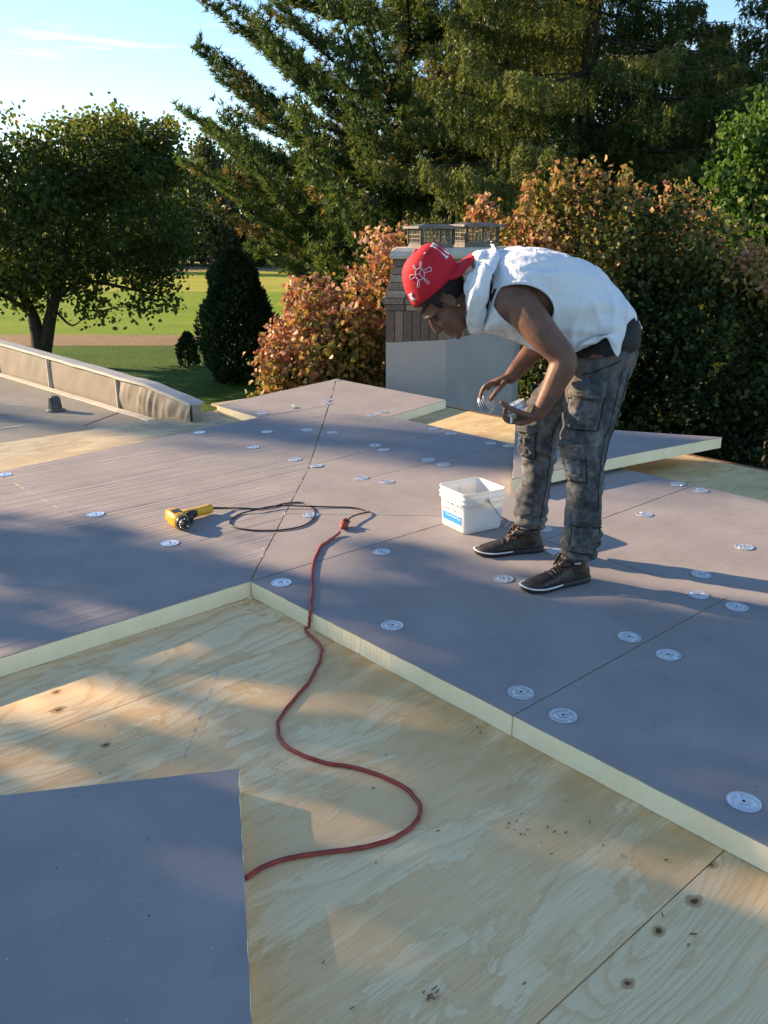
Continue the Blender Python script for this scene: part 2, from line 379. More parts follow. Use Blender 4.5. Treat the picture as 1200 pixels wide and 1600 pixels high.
ply(-3.4, .6, -3.1, -1.868, 'ply_knotty_right'); ply(-3.4, .6, -4.3, -3.1, 'ply_front', -.001)
for c0, c1 in ((-4.3, -3.1), (-3.1, -1.868), (-1.868, -.62), (-.62, .62), (.62, 1.85), (1.85, 2.05)): ply(.6, 3.19, c0, c1, 'ply_back', .0008*((c0*7) % 2-1))
ply(-3.4, .6, .85, 2.05, 'ply_weathered')
ply(-3.4, .45, 2.05, 3.16, 'ply_weathered', .001); ply(.45, 1.9, 2.05, 3.16, 'ply_weathered', -.0005); ply(1.9, 3.19, 2.05, 3.42, 'ply_weathered')
M['chalk'] = plain('blue_chalk', (.20, .30, .50), .9)
for (p, q) in (((287, 1186), (342, 1048)),):
    a, b = roof(hit(*p, ZP)), roof(hit(*q, ZP)); mb = MB(); d = unit(b-a); n_ = np.array((-d[1], d[0], 0))
    L_ = np.linalg.norm(b-a); segs = 26
    for i in range(segs):
        if random.random() < .25: continue
        s0, s1 = a+d*L_*i/segs, a+d*L_*(i+.85)/segs; wd = n_*.0011*random.uniform(.6, 1.6); z = np.array((0, 0, .0025))
        mb.add([s0-wd+z, s0+wd+z, s1+wd+z, s1-wd+z], [(0, 1, 2, 3)])
    mb.build('chalk_line', M['chalk'], deck)
# fascia and wall under the eaves
M['fascia'] = plain('brown_fascia', (.20, .095, .05), .6, var=.25)
M['siding'] = plain('house_siding', (.35, .31, .26), .7)
mb = MB(); mb.box((3.215*k, -.5*k, -.16), (.012, 3.8*k, .085)); mb.build('fascia_board', M['fascia'], deck)
mb = MB(); mb.box((-.1*k, -.55*k, (ZP-.03+G)/2), (3.2*k, 3.68*k, (ZP-.03-G)/2)); hw = mb.build('house_wall', M['siding'], deck)

# ---- insulation boards fixed to the deck
ins = empty('insulation_layer', O, AZ, kind='structure', label='grey brown faced foam insulation boards screwed over the roof deck')
boards = []
def board(poly, mat='facer', dz=0.0, parent=ins, seed=0, gap=.0022, name='insulation_board', **kw):
    """prism with slightly ragged arrises: grey facer over cream foam"""
    P = [np.array(p)*k for p in poly]; n = len(P); out = []
    c = sum(P)/n
    area = sum(P[i][0]*P[(i+1) % n][1]-P[(i+1) % n][0]*P[i][1] for i in range(n))
    if area < 0: P = P[::-1]
    rr = random.Random(seed+len(boards)*13)
    for i in range(n):
        p, q = P[i], P[(i+1) % n]; d = (q-p)/np.linalg.norm(q-p); nn = np.array((d[1], -d[0])); m = max(2, int(np.linalg.norm(q-p)/.035))
        for j in range(m):
            t = j/m; out.append(p+(q-p)*t-nn*(gap+abs(rr.gauss(0, .0013))))
    # pull corners in
    mb = MB(); mb.prism([tuple(x) for x in out], -.0045, 0, 1, 1); mb.prism([tuple(x) for x in out], -T, -.0045, 0, 0)
    me = mb.mesh(name, [M['foam'], M[mat]])
    if parent is None: return me, out
    o = link(name, me, parent, **kw); o.location.z = dz*.15; boards.append((o, P)); return o
def sA(c): return c if c < 1.2 else 1.2+(c-1.2)/1.118
board([(-1.5, 0), (0, 0), (1.13, 1.13), (-1.5, 1.13)], 'facer_streaked', -.0006)
board([(-3.4, 0), (-1.5, 0), (-1.5, 1.13), (-3.4, 1.13)], 'facer_streaked')
board([(-.17, 1.13), (1.13, 1.13), (sA(2.47), 2.47), (1.69, 2.455), (-.17, 2.20)], 'facer_streaked', -.0014)
board([(-3.4, 1.13), (-.17, 1.13), (-.17, 2.20), (-3.4, 2.0)], 'facer_streaked', -.0018)
board([(1.70, 2.47), (sA(2.47), 2.47), (3.14, 3.37), (1.72, 3.04)], 'facer', -.001)
board([(0, 0), (.57, .57), (1.169, -.02), (.1, -.005)], 'facer', .0004)
board([(.57, .57), (1.169, 1.169), (1.169, -.02)], 'facer', -.0012)
board([(0, -.005), (1.169, -.02), (1.17, -1.26), (.0, -1.26)], 'facer', .0)
board([(0, -1.26), (1.17, -1.26), (1.17, -2.5), (0, -2.5)], 'facer', .001)
board([(0, -2.5), (1.17, -2.5), (1.17, -3.74), (0, -3.74)], 'facer')
board([(1.175, 1.18), (2.41, 2.545), (2.41, 1.265)], 'facer', .0008)
board([(1.17, .77), (1.17, 1.17), (1.175, 1.18), (2.41, 1.265), (2.41, .765)], 'facer', -.0012)
board([(1.17, -.45), (1.17, .77), (2.41, .765), (2.41, -.45)], 'facer', .0003)
board([(1.17, -1.69), (1.17, -.45), (2.41, -.45), (2.38, -1.69)], 'facer', -.001)
board([(1.17, -2.93), (1.17, -1.69), (2.38, -1.69), (2.36, -2.93)], 'facer', .001)
board([(2.41, 2.545), (3.14, 3.37), (3.14, 2.03), (2.41, 1.86)], 'facer', .0012)

# foam crumbs along the seam
mb = MB(); rr = random.Random(4)
for i in range(60):
    t = rr.uniform(.05, 3.0); c = t if t < 1.2 else 1.2+(t-1.2)*1.118
    mb.ball((t*k+rr.gauss(0, .006), c*k+rr.gauss(0, .006), .001), rr.uniform(.0015, .004), n=5, m=3)
for i in range(60):
    mb.ball((rr.uniform(.02, .5)*-k*.25, -abs(rr.gauss(0, .05))-.01, ZP+.003), rr.uniform(.0015, .004), n=5, m=3)
mb.build('foam_crumbs', M['foam'], ins, kind='stuff')

# ---- fastener plates: pressed round washers, each a part of the board it holds
def plate_mesh():
    r0 = .038*k; mb = MB(); n = 28
    prof = [(r0, -.0008), (r0, .0012), (r0*.93, .0018), (r0*.84, .0012), (r0*.80, .0004), (r0*.62, .0004), (r0*.55, .0018), (r0*.42, .0022), (r0*.30, .0012), (r0*.17, .0006), (r0*.13, .0018), (r0*.10, .0020)]
    a = np.arange(n)*2*math.pi/n; mb.rings([np.stack([np.cos(a)*r, np.sin(a)*r, np.full(n, z)], 1) for r, z in prof])
    for q in range(3):
        t = q*2*math.pi/3; ax = [(math.cos(t), math.sin(t), 0), (-math.sin(t), math.cos(t), 0), (0, 0, 1)]
        mb.box(np.array(ax[0])*r0*.62, (r0*.17, r0*.055, .0024), ax)
    mb.tube([(0, 0, .0005), (0, 0, .0032)], r0*.105, 8, mi=1)
    return mb.mesh('fastener_plate', [M['steel'], M['dark']], False)
PM = plate_mesh()
spots = [(7,742),(150,804),(266,849),(312,676),(396,699),(417,675),(410,646),(480,672),(519,676),(461,718),(494,728),(565,747),(605,753),(586,696),(600,703),(582,649),(598,644),(678,670),(705,678),(766,693),(669,719),(693,726),(486,805),(596,863),(525,594.5),(513,625),(511,631),(795,697),(787,905),(850,827),(613,978),(814,1083),(880,1119),(983,996),(1044,1024),(1091,930),(1151,949),(1095,898),(1007,804),(1059,757),(1095,767),(1163,855),(1162,1254),(440,911),(868,862)]
def inside(P, p):
    r = False; n = len(P)
    for i in range(n):
        a, b = P[i], P[(i+1) % n]
        if (a[1] > p[1]) != (b[1] > p[1]) and p[0] < (b[0]-a[0])*(p[1]-a[1])/(b[1]-a[1])+a[0]: r = not r
    return r
for i, (x, y) in enumerate(spots):
    p = roof(hit(x, y)); best = None
    for o, P in boards:
        if inside(P, p): best = o; break
    if best is None: best = min(boards, key=lambda q: min(np.linalg.norm(v-p[:2]) for v in q[1]))[0]
    o = link('fastener_plate', PM, best); o.location = (p[0], p[1], .0022); o.rotation_euler = (random.gauss(0, .012), random.gauss(0, .012), random.uniform(0, 6.28))

# ---- lower flat roof and its parapet at the left
ZF = -.14
M['membrane'] = NT('roof_membrane', .75, .3); _m = M['membrane']; _v = _m.coord()
_c = _m.ramp(_m.noise(_v, .9, 7, .65), [(.3, (.185, .172, .152)), (.7, (.265, .245, .215))]); _c = _m.mix(_m.smooth(_m.noise(_m.map(_v, (1, 5, 1)), 1.6, 6), .58, .72), _c, (.15, .135, .12))
_m.color(_c); _m.bump(_m.noise(_v, 3, 6), .4, .02); M['membrane'] = _m.m
M['membrane_wall'] = plain('parapet_membrane', (.23, .195, .155), .6, .35, var=.15, scale=3, bump=.1, bscale=20)
M['tape'] = plain('pale_tape', (.52, .485, .42), .6, var=.15, scale=6)
M['coping'] = plain('grey_coping', (.34, .33, .31), .6)
p0, p1 = hit(0, 580, ZF), hit(245, 652, ZF); d = unit(p0-p1); q = np.array((-d[1], d[0], 0)); q = q if q[1] < 0 else -q
pn, pf = p1-d*1.4, p0+d*5.0
fr = MB(); fr.prism([tuple(x[:2]) for x in (pn, pf, pf+q*9, pn+q*9)], ZF-.25, ZF); flat = fr.build('flat_roof', M['membrane'], None, kind='structure', label='lower flat roof under worn grey brown membrane')
mb = MB(); mb.prism([tuple(x[:2]) for x in (pn, pf, pf+q*8.9, pn+q*8.9)], G, ZF-.25); mb.build('wing_wall', M['siding'], flat)
for (pa, pb) in (((250, 672), (0, 700)), ((195, 640), (130, 664))):            # lap seams of the membrane
    a, b = hit(*pa, ZF+.004), hit(*pb, ZF+.004); n_ = unit(np.cross(b-a, (0, 0, 1)))*.012
    mb = MB(); mb.add([a-n_, a+n_, b+n_, b-n_], [(0, 1, 2, 3)]); mb.build('lap_seam', M['membrane_wall'], flat)
a, b = hit(-12, 671, ZF+.004), hit(36, 665, ZF+.004); n_ = unit(np.cross(b-a, (0, 0, 1)))*.016
mb = MB(); mb.add([a-n_, a+n_, b+n_, b-n_], [(0, 1, 2, 3)]); mb.build('tape_strip', M['tape'], flat)
par = empty('parapet_wall', tuple(p1), 0, label='low parapet wrapped in wrinkled grey membrane along the flat roof', cat='parapet')
Lp = np.linalg.norm(p0-p1); z0 = at(0, 534, p0[1])[2]; z1 = at(245, 604, p1[1])[2]
def topz(s): return z1+(z0-z1)*s/Lp-max(0, -s)*.085
def pix_s(x):                                   # distance along the parapet for a picture column
    best = min(np.linspace(-1.4, Lp+3, 400), key=lambda s: abs(_px(p1+d*s)-x)); return best
def _px(P):
    D_ = P[1]*_c0-(P[2]-H)*_s0; return 600+F*P[0]/D_
_c0, _s0 = math.cos(PITCH), math.sin(PITCH)
cuts = [pix_s(308), pix_s(193), pix_s(86), pix_s(4), Lp+2.4, Lp+5]
for i in range(5):
    s0, s1 = cuts[i], cuts[i+1]; mb = MB(); nu, nv = 90, 9; V = []
    for a_ in range(nu):
        s = s0+(s1-s0)*a_/(nu-1)
        for b_ in range(nv):
            t = b_/(nv-1); edge = 1.0 if i == 0 else .25
            fold = (.5-.5*mn.noise((s*(17 if i == 0 else 7)+t*2.2, t*.8, i*3.1)))*(.045 if i == 0 else .035)*edge*math.sin(math.pi*min(1, max(0, t*.9+.05)))*(1.0 if (i or a_ < 60) else .6)
            P = p1+d*s+q*(.035+fold); P = np.array((P[0], P[1], ZF+(topz(s)-ZF)*t)); V.append(P-p1)
    mb.add(V, [(a_*nv+b_, (a_+1)*nv+b_, (a_+1)*nv+b_+1, a_*nv+b_+1) for a_ in range(nu-1) for b_ in range(nv-1)]); mb.build('membrane_panel', M['membrane_wall'], par, True)
    if i < 4:
        s = s1; mb = MB(); mb.box(p1+d*s+q*.052+np.array((0, 0, (ZF+topz(s))/2-p1[2]))-p1, (.006, .010, (topz(s)-ZF)/2), [d, q, (0, 0, 1)]); mb.build('seam_strip', M['tape'], par)
def along(name, mat, off, hw, hh, zf, n=40, wob=0, s0=None):
    mb = MB(); rg = []
    for s in np.linspace(cuts[0] if s0 is None else s0, cuts[-1], n):
        c = p1+d*s+q*off-p1; z = zf(s)-p1[2]+wob*mn.noise((s*3, off, 0)); c = np.array((c[0], c[1], z))
        rg.append([c+q*hw+np.array((0, 0, hh)), c-q*hw+np.array((0, 0, hh)), c-q*hw-np.array((0, 0, hh)), c+q*hw-np.array((0, 0, hh))])
    mb.rings(rg); return mb.build(name, mat, par)
along('wall_core', M['membrane_wall'], -.012, .040, .14, lambda s: topz(s)-.145)
along('base_flashing', M['tape'], .11, .035, .006, lambda s: ZF+.008, wob=.006, s0=pix_s(255))
along('top_strip', M['tape'], .052, .008, .011, lambda s: topz(s)+.006, wob=.010)
along('coping', M['coping'], -.025, .062, .008, lambda s: topz(s)+.004, wob=.010)

# ---- chimney
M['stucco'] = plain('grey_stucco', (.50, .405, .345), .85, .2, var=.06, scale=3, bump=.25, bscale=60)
M['stucco_shade'] = plain('shade_grey_stucco', (.36, .315, .30), .85, .2, var=.09, scale=3, bump=.25, bscale=60)  # same stucco darkened: shade of the right and back faces put into colour
M['mortar'] = plain('pale_mortar_cap', (.50, .45, .38), .85, .2, var=.15, bump=.3)
M['joint'] = plain('dark_mortar', (.12, .10, .085), .9)
M['wire'] = plain('rusty_steel', (.13, .115, .105), .5, .5, .6, var=.3)
brick_mats = [plain('brick_%s' % nme, c, .85, .2, var=.18, scale=25, bump=.35, bscale=90) for nme, c in (('tan', (.25, .17, .12)), ('brown', (.17, .115, .085)), ('pale', (.34, .25, .17)))]
YC = 8.75
def cz(y, Y): return float(at(700, y, Y)[2])
Pz = [at(603, 540, YC+.04)[:2], at(697, 540, YC)[:2], at(803, 540, YC+.62)[:2], at(812, 540, YC+1.25)[:2], at(660, 540, YC+1.35)[:2], at(606, 540, YC+.85)[:2]]
ctr = sum(Pz)/6
chim = empty('chimney', (*ctr, G), 0, label='faceted grey stucco chimney with brown brick hood at the roof edge', cat='chimney')
cl = lambda P: np.asarray(P, float)-np.array((*ctr, G))
zst = [cz(536, YC), cz(531, YC), cz(509, YC+.62), cz(505, YC+1.2), cz(510, YC+1.3), cz(535, YC+.8)]
for i in range(6):
    j = (i+1) % 6; a, b = Pz[i], Pz[j]; n_ = np.array((b-a)[::-1])*(1, -1); n_ = n_/np.linalg.norm(n_)
    if np.dot(n_, (a+b)/2-ctr) < 0: n_ = -n_
    mb = MB(); e = .02
    A_, B_ = [np.array((*p, 0.0)) for p in (a, b)]; N_ = np.array((*n_, 0.0))
    V = []
    for off in (0, -.05):
        for (P_, z_) in ((A_, G), (B_, G), (B_, zst[j]), (A_, zst[i])):
            V.append(cl(P_+N_*off*1.0+np.array((0, 0, z_))))
    mb.add(V, [(0, 1, 2, 3), (7, 6, 5, 4), (0, 4, 5, 1), (1, 5, 6, 2), (2, 6, 7, 3), (3, 7, 4, 0)]); mb.build('stucco_panel', M['stucco'] if i in (0, 5) else M['stucco_shade'], chim)
ztop = cz(486, YC); zled = cz(466, YC); zcap0 = cz(405, YC); zcap1 = cz(388, YC)
def ringpoly(scale, z): return [cl(np.array((*(ctr+(p-ctr)*scale), z))) for p in Pz]
mb = MB(); mb.rings([ringpoly(.93, G+.2), ringpoly(.93, zst[0]+.02), ringpoly(.965, ztop), ringpoly(1.0, zled), ringpoly(.84, zcap0)]); mb.build('brick_core', M['joint'], chim)
def brick_row(sc0, sc1, zb, zt, wdt, thick, proud=0.0):
    for i in range(6):
        j = (i+1) % 6
        for (u0, u1) in [(0, 1)]:
            a0, b0 = ctr+(Pz[i]-ctr)*sc0, ctr+(Pz[j]-ctr)*sc0; a1, b1 = ctr+(Pz[i]-ctr)*sc1, ctr+(Pz[j]-ctr)*sc1
            L_ = np.linalg.norm(b0-a0); n = max(1, round(L_/wdt)); off = 0.0
            n_ = np.array((b0-a0)[::-1])*(1, -1); n_ /= np.linalg.norm(n_)
            if np.dot(n_, (a0+b0)/2-ctr) < 0: n_ = -n_
            for m_ in range(n):
                g = .006/L_; t0, t1 = m_/n+g, (m_+1)/n-g; pr = proud+random.uniform(-.004, .006)
                V = []
                for (zz, aa, bb) in ((zb+.004, a0, b0), (zt-.004, a1, b1)):
                    for (tt, oo) in ((t0, pr), (t1, pr), (t1, -thick), (t0, -thick)):
                        V.append(cl(np.array((*(aa+(bb-aa)*tt+n_*oo), zz))))
                mb = MB(); mb.add(V, [(0, 3, 2, 1), (4, 5, 6, 7), (0, 1, 5, 4), (1, 2, 6, 5), (2, 3, 7, 6), (3, 0, 4, 7)]); mb.build('brick', random.choice(brick_mats), chim)
# soldier course following the stucco line, ledge courses, tapering hood
for i in range(6):
    j = (i+1) % 6; a, b = Pz[i], Pz[j]; L_ = np.linalg.norm(b-a); n = max(2, round(L_/.082)); n_ = np.array((b-a)[::-1])*(1, -1); n_ /= np.linalg.norm(n_)
    if np.dot(n_, (a+b)/2-ctr) < 0: n_ = -n_
    for m_ in range(n):
        t0, t1 = m_/n+.035/n, (m_+1)/n-.035/n; zb0 = zst[i]+(zst[j]-zst[i])*t0; zb1 = zst[i]+(zst[j]-zst[i])*t1; pr = random.uniform(-.004, .006)
        V = []
        for (tt, oo, zb_) in ((t0, pr, zb0), (t1, pr, zb1), (t1, -.06, zb1), (t0, -.06, zb0)): V.append(cl(np.array((*(a+(b-a)*tt+n_*oo), zb_+.004))))
        for (tt, oo) in ((t0, pr), (t1, pr), (t1, -.06), (t0, -.06)): V.append(cl(np.array((*(a+(b-a)*tt+n_*oo), ztop-.004))))
        mb = MB(); mb.add(V, [(0, 3, 2, 1), (4, 5, 6, 7), (0, 1, 5, 4), (1, 2, 6, 5), (2, 3, 7, 6), (3, 0, 4, 7)]); mb.build('brick', random.choice(brick_mats[:2]), chim)
hl = (zled-ztop)/2
brick_row(1.02, 1.02, ztop, ztop+hl, .2, .08); brick_row(1.045, 1.045, ztop+hl, zled, .2, .08)
nr = 5
for r_ in range(nr):
    s0, s1 = 1.0-.15*r_/nr, 1.0-.15*(r_+1)/nr; hh = (zcap0-zled)/nr; brick_row(s0+.02, s1+.02, zled+hh*r_, zled+hh*(r_+1), .21, .06)
mb = MB(); mb.rings([ringpoly(.93, zcap0), ringpoly(.95, zcap0+.03), ringpoly(.93, zcap1-.03), ringpoly(.86, zcap1)]); mb.build('cap_slab', M['mortar'], chim)
# flue cages with flat lids
M['lid'] = plain('weathered_lid', (.13, .125, .125), .5, .5, .5, var=.3)
for (xl, xr, yb, yt, Yd) in ((642, 704, 388, 357, YC+.42), (711, 772, 385, 354, YC+.75)):
    A_, B_ = at(xl, yb, Yd), at(xr, yb, Yd); zb, zt = A_[2], at(xl, yt, Yd)[2]; cx = (A_+B_)/2; ws = (B_-A_)[0]/2*.86
    fc = MB(); fc.box(cl((cx[0], cx[1], zb+.018)), (ws*1.02, ws*1.02, .03), [unit((1, .35, 0)), unit((-.35, 1, 0)), (0, 0, 1)]); cage = fc.build('flue_cap', M['wire'], chim)
    ax = [unit((1, .35, 0)), unit((-.35, 1, 0)), np.array((0., 0, 1))]; c0 = cl((cx[0], cx[1], 0))
    mb = MB()
    for s_ in (-1, 1):
        for f_ in (0, 1):
            u_, v_ = (ax[0], ax[1]) if f_ == 0 else (ax[1], ax[0])
            for t in np.linspace(-1, 1, 9):
                mb.box(c0+u_*ws*t+v_*ws*s_+np.array((0, 0, (zb+zt)/2+.02)), (.012 if abs(t) > .99 else .0035,)*2+((zt-zb)/2-.02,), [u_, v_, ax[2]])
            for t in np.linspace(.3, .9, 4): mb.box(c0+v_*ws*(s_*1.004)+np.array((0, 0, zb+(zt-zb)*t)), (ws, .0032, .0035), [u_, v_, ax[2]])
    mb.build('mesh_cage', M['wire'], cage)
    mb = MB(); mb.box(c0+np.array((0, 0, zt+.01)), (ws*1.28, ws*1.28, .012), ax); mb.box(c0+np.array((0, 0, zt+.03)), (ws*1.15, ws*1.15, .012), ax, taper=.6); mb.build('lid', M['lid'], cage)
# ------------------------------------------------------------------ trees and bushes
M['bark'] = plain('grey_brown_bark', (.085, .065, .05), .9, .1, var=.4, scale=6, bump=.8, bscale=14)
M['bark_dark'] = plain('dark_bark', (.05, .04, .033), .9, .1, var=.4, scale=6, bump=.8, bscale=14)
M['pine_needles'] = leafmat('pine_needles', [(0, (.020, .050, .018)), (.5, (.085, .135, .038)), (.88, (.16, .20, .05)), (.93, (.24, .16, .05)), (1, (.28, .19, .06))], .35)
M['spruce_needles'] = leafmat('spruce_needles', [(0, (.035, .065, .018)), (.5, (.125, .155, .042)), (1, (.23, .24, .08))], .38)
M['cedar_scales'] = leafmat('cedar_scales', [(0, (.012, .026, .010)), (1, (.045, .080, .024))], .2)
M['maple_leaves'] = leafmat('maple_leaves', [(0, (.035, .062, .018)), (.6, (.095, .130, .030)), (.85, (.18, .18, .035)), (1, (.28, .20, .05))], .48)
M['far_leaves'] = leafmat('far_leaves', [(0, (.03, .05, .022)), (.7, (.07, .09, .035)), (1, (.14, .12, .05))], .4)
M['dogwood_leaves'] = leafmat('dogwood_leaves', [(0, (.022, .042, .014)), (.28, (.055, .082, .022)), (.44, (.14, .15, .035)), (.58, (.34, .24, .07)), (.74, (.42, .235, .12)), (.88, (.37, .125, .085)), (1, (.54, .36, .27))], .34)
M['bright_leaves'] = leafmat('bright_green_leaves', [(0, (.030, .075, .014)), (.7, (.085, .16, .03)), (1, (.19, .22, .05))], .42)

def reseed(n):
    global rng
    rng = np.random.default_rng(n)
def rand_dirs(n):
    v = rng.normal(size=(n, 3)); return v/np.linalg.norm(v, axis=1)[:, None]
def nrm(v): return v/np.maximum(np.linalg.norm(v, axis=1), 1e-9)[:, None]
def diamonds(P, D, N, L, Wd, bend=0.0):
    """leaf faces: base, side, tip, side"""
    S = nrm(np.cross(D, N)); L = np.asarray(L)[:, None] if np.ndim(L) else L; Wd = np.asarray(Wd)[:, None] if np.ndim(Wd) else Wd
    mid = P+D*L*.45
    V = np.stack([P, mid+S*Wd, P+D*L, mid-S*Wd], 1).reshape(-1, 3)
    return V, np.arange(len(V)).reshape(-1, 4)
def ovals(P, D, N, L, Wd):
    """folded oval leaves of two quads"""
    S = nrm(np.cross(D, N)); N = nrm(np.cross(S, D)); L = np.asarray(L)[:, None]; Wd = np.asarray(Wd)[:, None]; up = N*Wd*.45
    V = np.stack([P, P+D*L*.30+S*Wd+up, P+D*L*.72+S*Wd*.75+up, P+D*L-N*Wd*.5, P+D*L*.72-S*Wd*.75+up, P+D*L*.30-S*Wd+up], 1).reshape(-1, 3)
    b = np.arange(len(P))[:, None]*6; f = np.concatenate([b+np.array([[0, 1, 2, 3]]), b+np.array([[0, 3, 4, 5]])], 0)
    return V, f
def tris(P, D, N, L, Wd):
    S = nrm(np.cross(D, N)); V = np.stack([P-S*Wd, P+S*Wd, P+D*np.asarray(L)[:, None]], 1).reshape(-1, 3)
    return V, np.arange(len(V)).reshape(-1, 3)
def treething(name, base, label, cat, group=None):
    return empty(name, base, 0, label=label, cat=cat, group=group)
def tubeset(branches, n=6):
    mb = MB()
    for P, r in branches:
        if len(P) >= 2: mb.tube(P, r, n)
    return mb

# ---- pines: swept-up boughs carrying bottle-brush tufts
def pine(base, height, Lmax, label, extra=(), h0=1.6, whorls=15, per=5, seed=1, name='pine_tree', group=None, dens=1.0, face=None):
    reseed(seed); rr = random.Random(seed); base = np.asarray(base, float); t = treething(name, tuple(base), label, 'tree', group)
    br = [(np.array([(0, 0, 0), (.05, 0, height*.5), (0, 0, height*.97)]), np.array([.32, .2, .03])*height/18)]
    tp, td, tv = [], [], []
    specs = []
    for i in range(whorls):
        h = h0+(height-h0)*(i/whorls)**1.05
        for j in range(per):
            az = rr.uniform(0, 2*math.pi); L = Lmax*(1-(h/height)**1.6)*rr.uniform(.75, 1.12)+.4
            specs.append((h+rr.uniform(-.3, .3), az, L, rr.uniform(-.05, .16), rr.uniform(.25, .5)))
    for (tip, h) in extra:
        v = np.asarray(tip)-base-np.array((0, 0, h)); L = np.hypot(v[0], v[1]); specs.append((h, math.atan2(v[1], v[0]), L, v[2]/L*.4, v[2]/L*.6))
    for h, az, L, s0, s1 in specs:
        d = np.array((math.cos(az), math.sin(az), 0)); sd = np.array((-d[1], d[0], 0)); ss = np.linspace(0, 1, 7)
        P = np.array([np.array((0, 0, h))+d*L*s+np.array((0, 0, L*(s0*s+s1*s*s)))+sd*.12*L*s*math.sin(3*s+az*7) for s in ss])
        br.append((P, np.linspace(.055, .012, 7)*max(.5, L/5)))
        m = int(L*9.5*dens)+4
        for q in range(m):
            s = .10+.90*(q/m)**.85; f = s*6; i0 = min(5, int(f)); pb = P[i0]+(P[i0+1]-P[i0])*(f-i0); tang = unit(P[i0+1]-P[i0])
            side = (1 if q % 2 else -1)*rr.uniform(.5, 1.1); bl = rr.uniform(.45, 1.0)*(1.15-.6*s)*min(1.25, L/4.0+.3)
            bd = unit(tang*1.0+sd*side+np.array((0, 0, rr.uniform(-.05, .40)))); nt = max(2, int(bl/.17))
            for e in range(nt):
                tp.append(pb+bd*bl*(e+.6)/nt+np.array((0, 0, .05*e*e/nt))+np.array([rr.gauss(0, .05) for _ in range(3)])); td.append(unit(bd+np.array((rr.gauss(0, .25), rr.gauss(0, .25), .35+rr.gauss(0, .2))))); tv.append(rr.random())
        for e in range(4): tp.append(P[-1]+unit(P[-1]-P[-2])*.10*e); td.append(unit(P[-1]-P[-2])); tv.append(rr.random()*.8)
    tp, td, tv = np.array(tp), np.array(td), np.array(tv); nb = 15
    P = np.repeat(tp, nb, 0)+rng.normal(0, .022, (len(tp)*nb, 3)); D = nrm(np.repeat(td, nb, 0)*.75+rand_dirs(len(P))*.95)
    V, Fq = tris(P, D, rand_dirs(len(P)), rng.uniform(.11, .23, len(P)), .017)
    clump = np.array([mn.noise((x[0]*.55+seed, x[1]*.55, x[2]*.8)) for x in tp]); patch = np.array([mn.noise((x[0]*.8+9, x[1]*.8+seed, x[2]*.8)) for x in tp])
    tint = np.clip(.45+.5*clump+(tv-.5)*.3, 0, .84); tint = np.where((patch > .40) & (tv > .35), .90+tv*.1, tint)
    tubeset(br).build('trunk', M['bark_dark'], t, True)
    link('crown', bigmesh('crown', V, Fq, M['pine_needles'], np.repeat(np.repeat(tint, nb), 3)), t, kind='stuff'); return t

pb = at(628, 360, 26); pbase = np.array((pb[0], pb[1], G))
pine(pbase, 20.5, 6.4, 'broad green pine with upswept boughs and browning tufts left of the spruce',
     extra=[(at(320, 92, 25.5), 6.6), (at(347, -8, 26), 8.0), (at(296, 185, 25), 5.6), (at(300, 262, 25), 4.6), (at(335, 335, 24.6), 3.4), (at(385, 60, 25), 7.2), (at(420, 395, 23), 2.8), (at(470, 420, 23), 2.6), (at(360, 300, 26), 4.4), (at(372, 150, 25), 6.0), (at(340, 215, 26), 5.2), (at(400, -30, 25.5), 8.4), (at(545, 432, 22.5), 2.5), (at(410, 330, 23), 3.9), (at(460, 250, 22), 4.8), (at(520, 330, 21.5), 3.6)],
     h0=2.3, whorls=22, per=7, seed=3, dens=1.25)

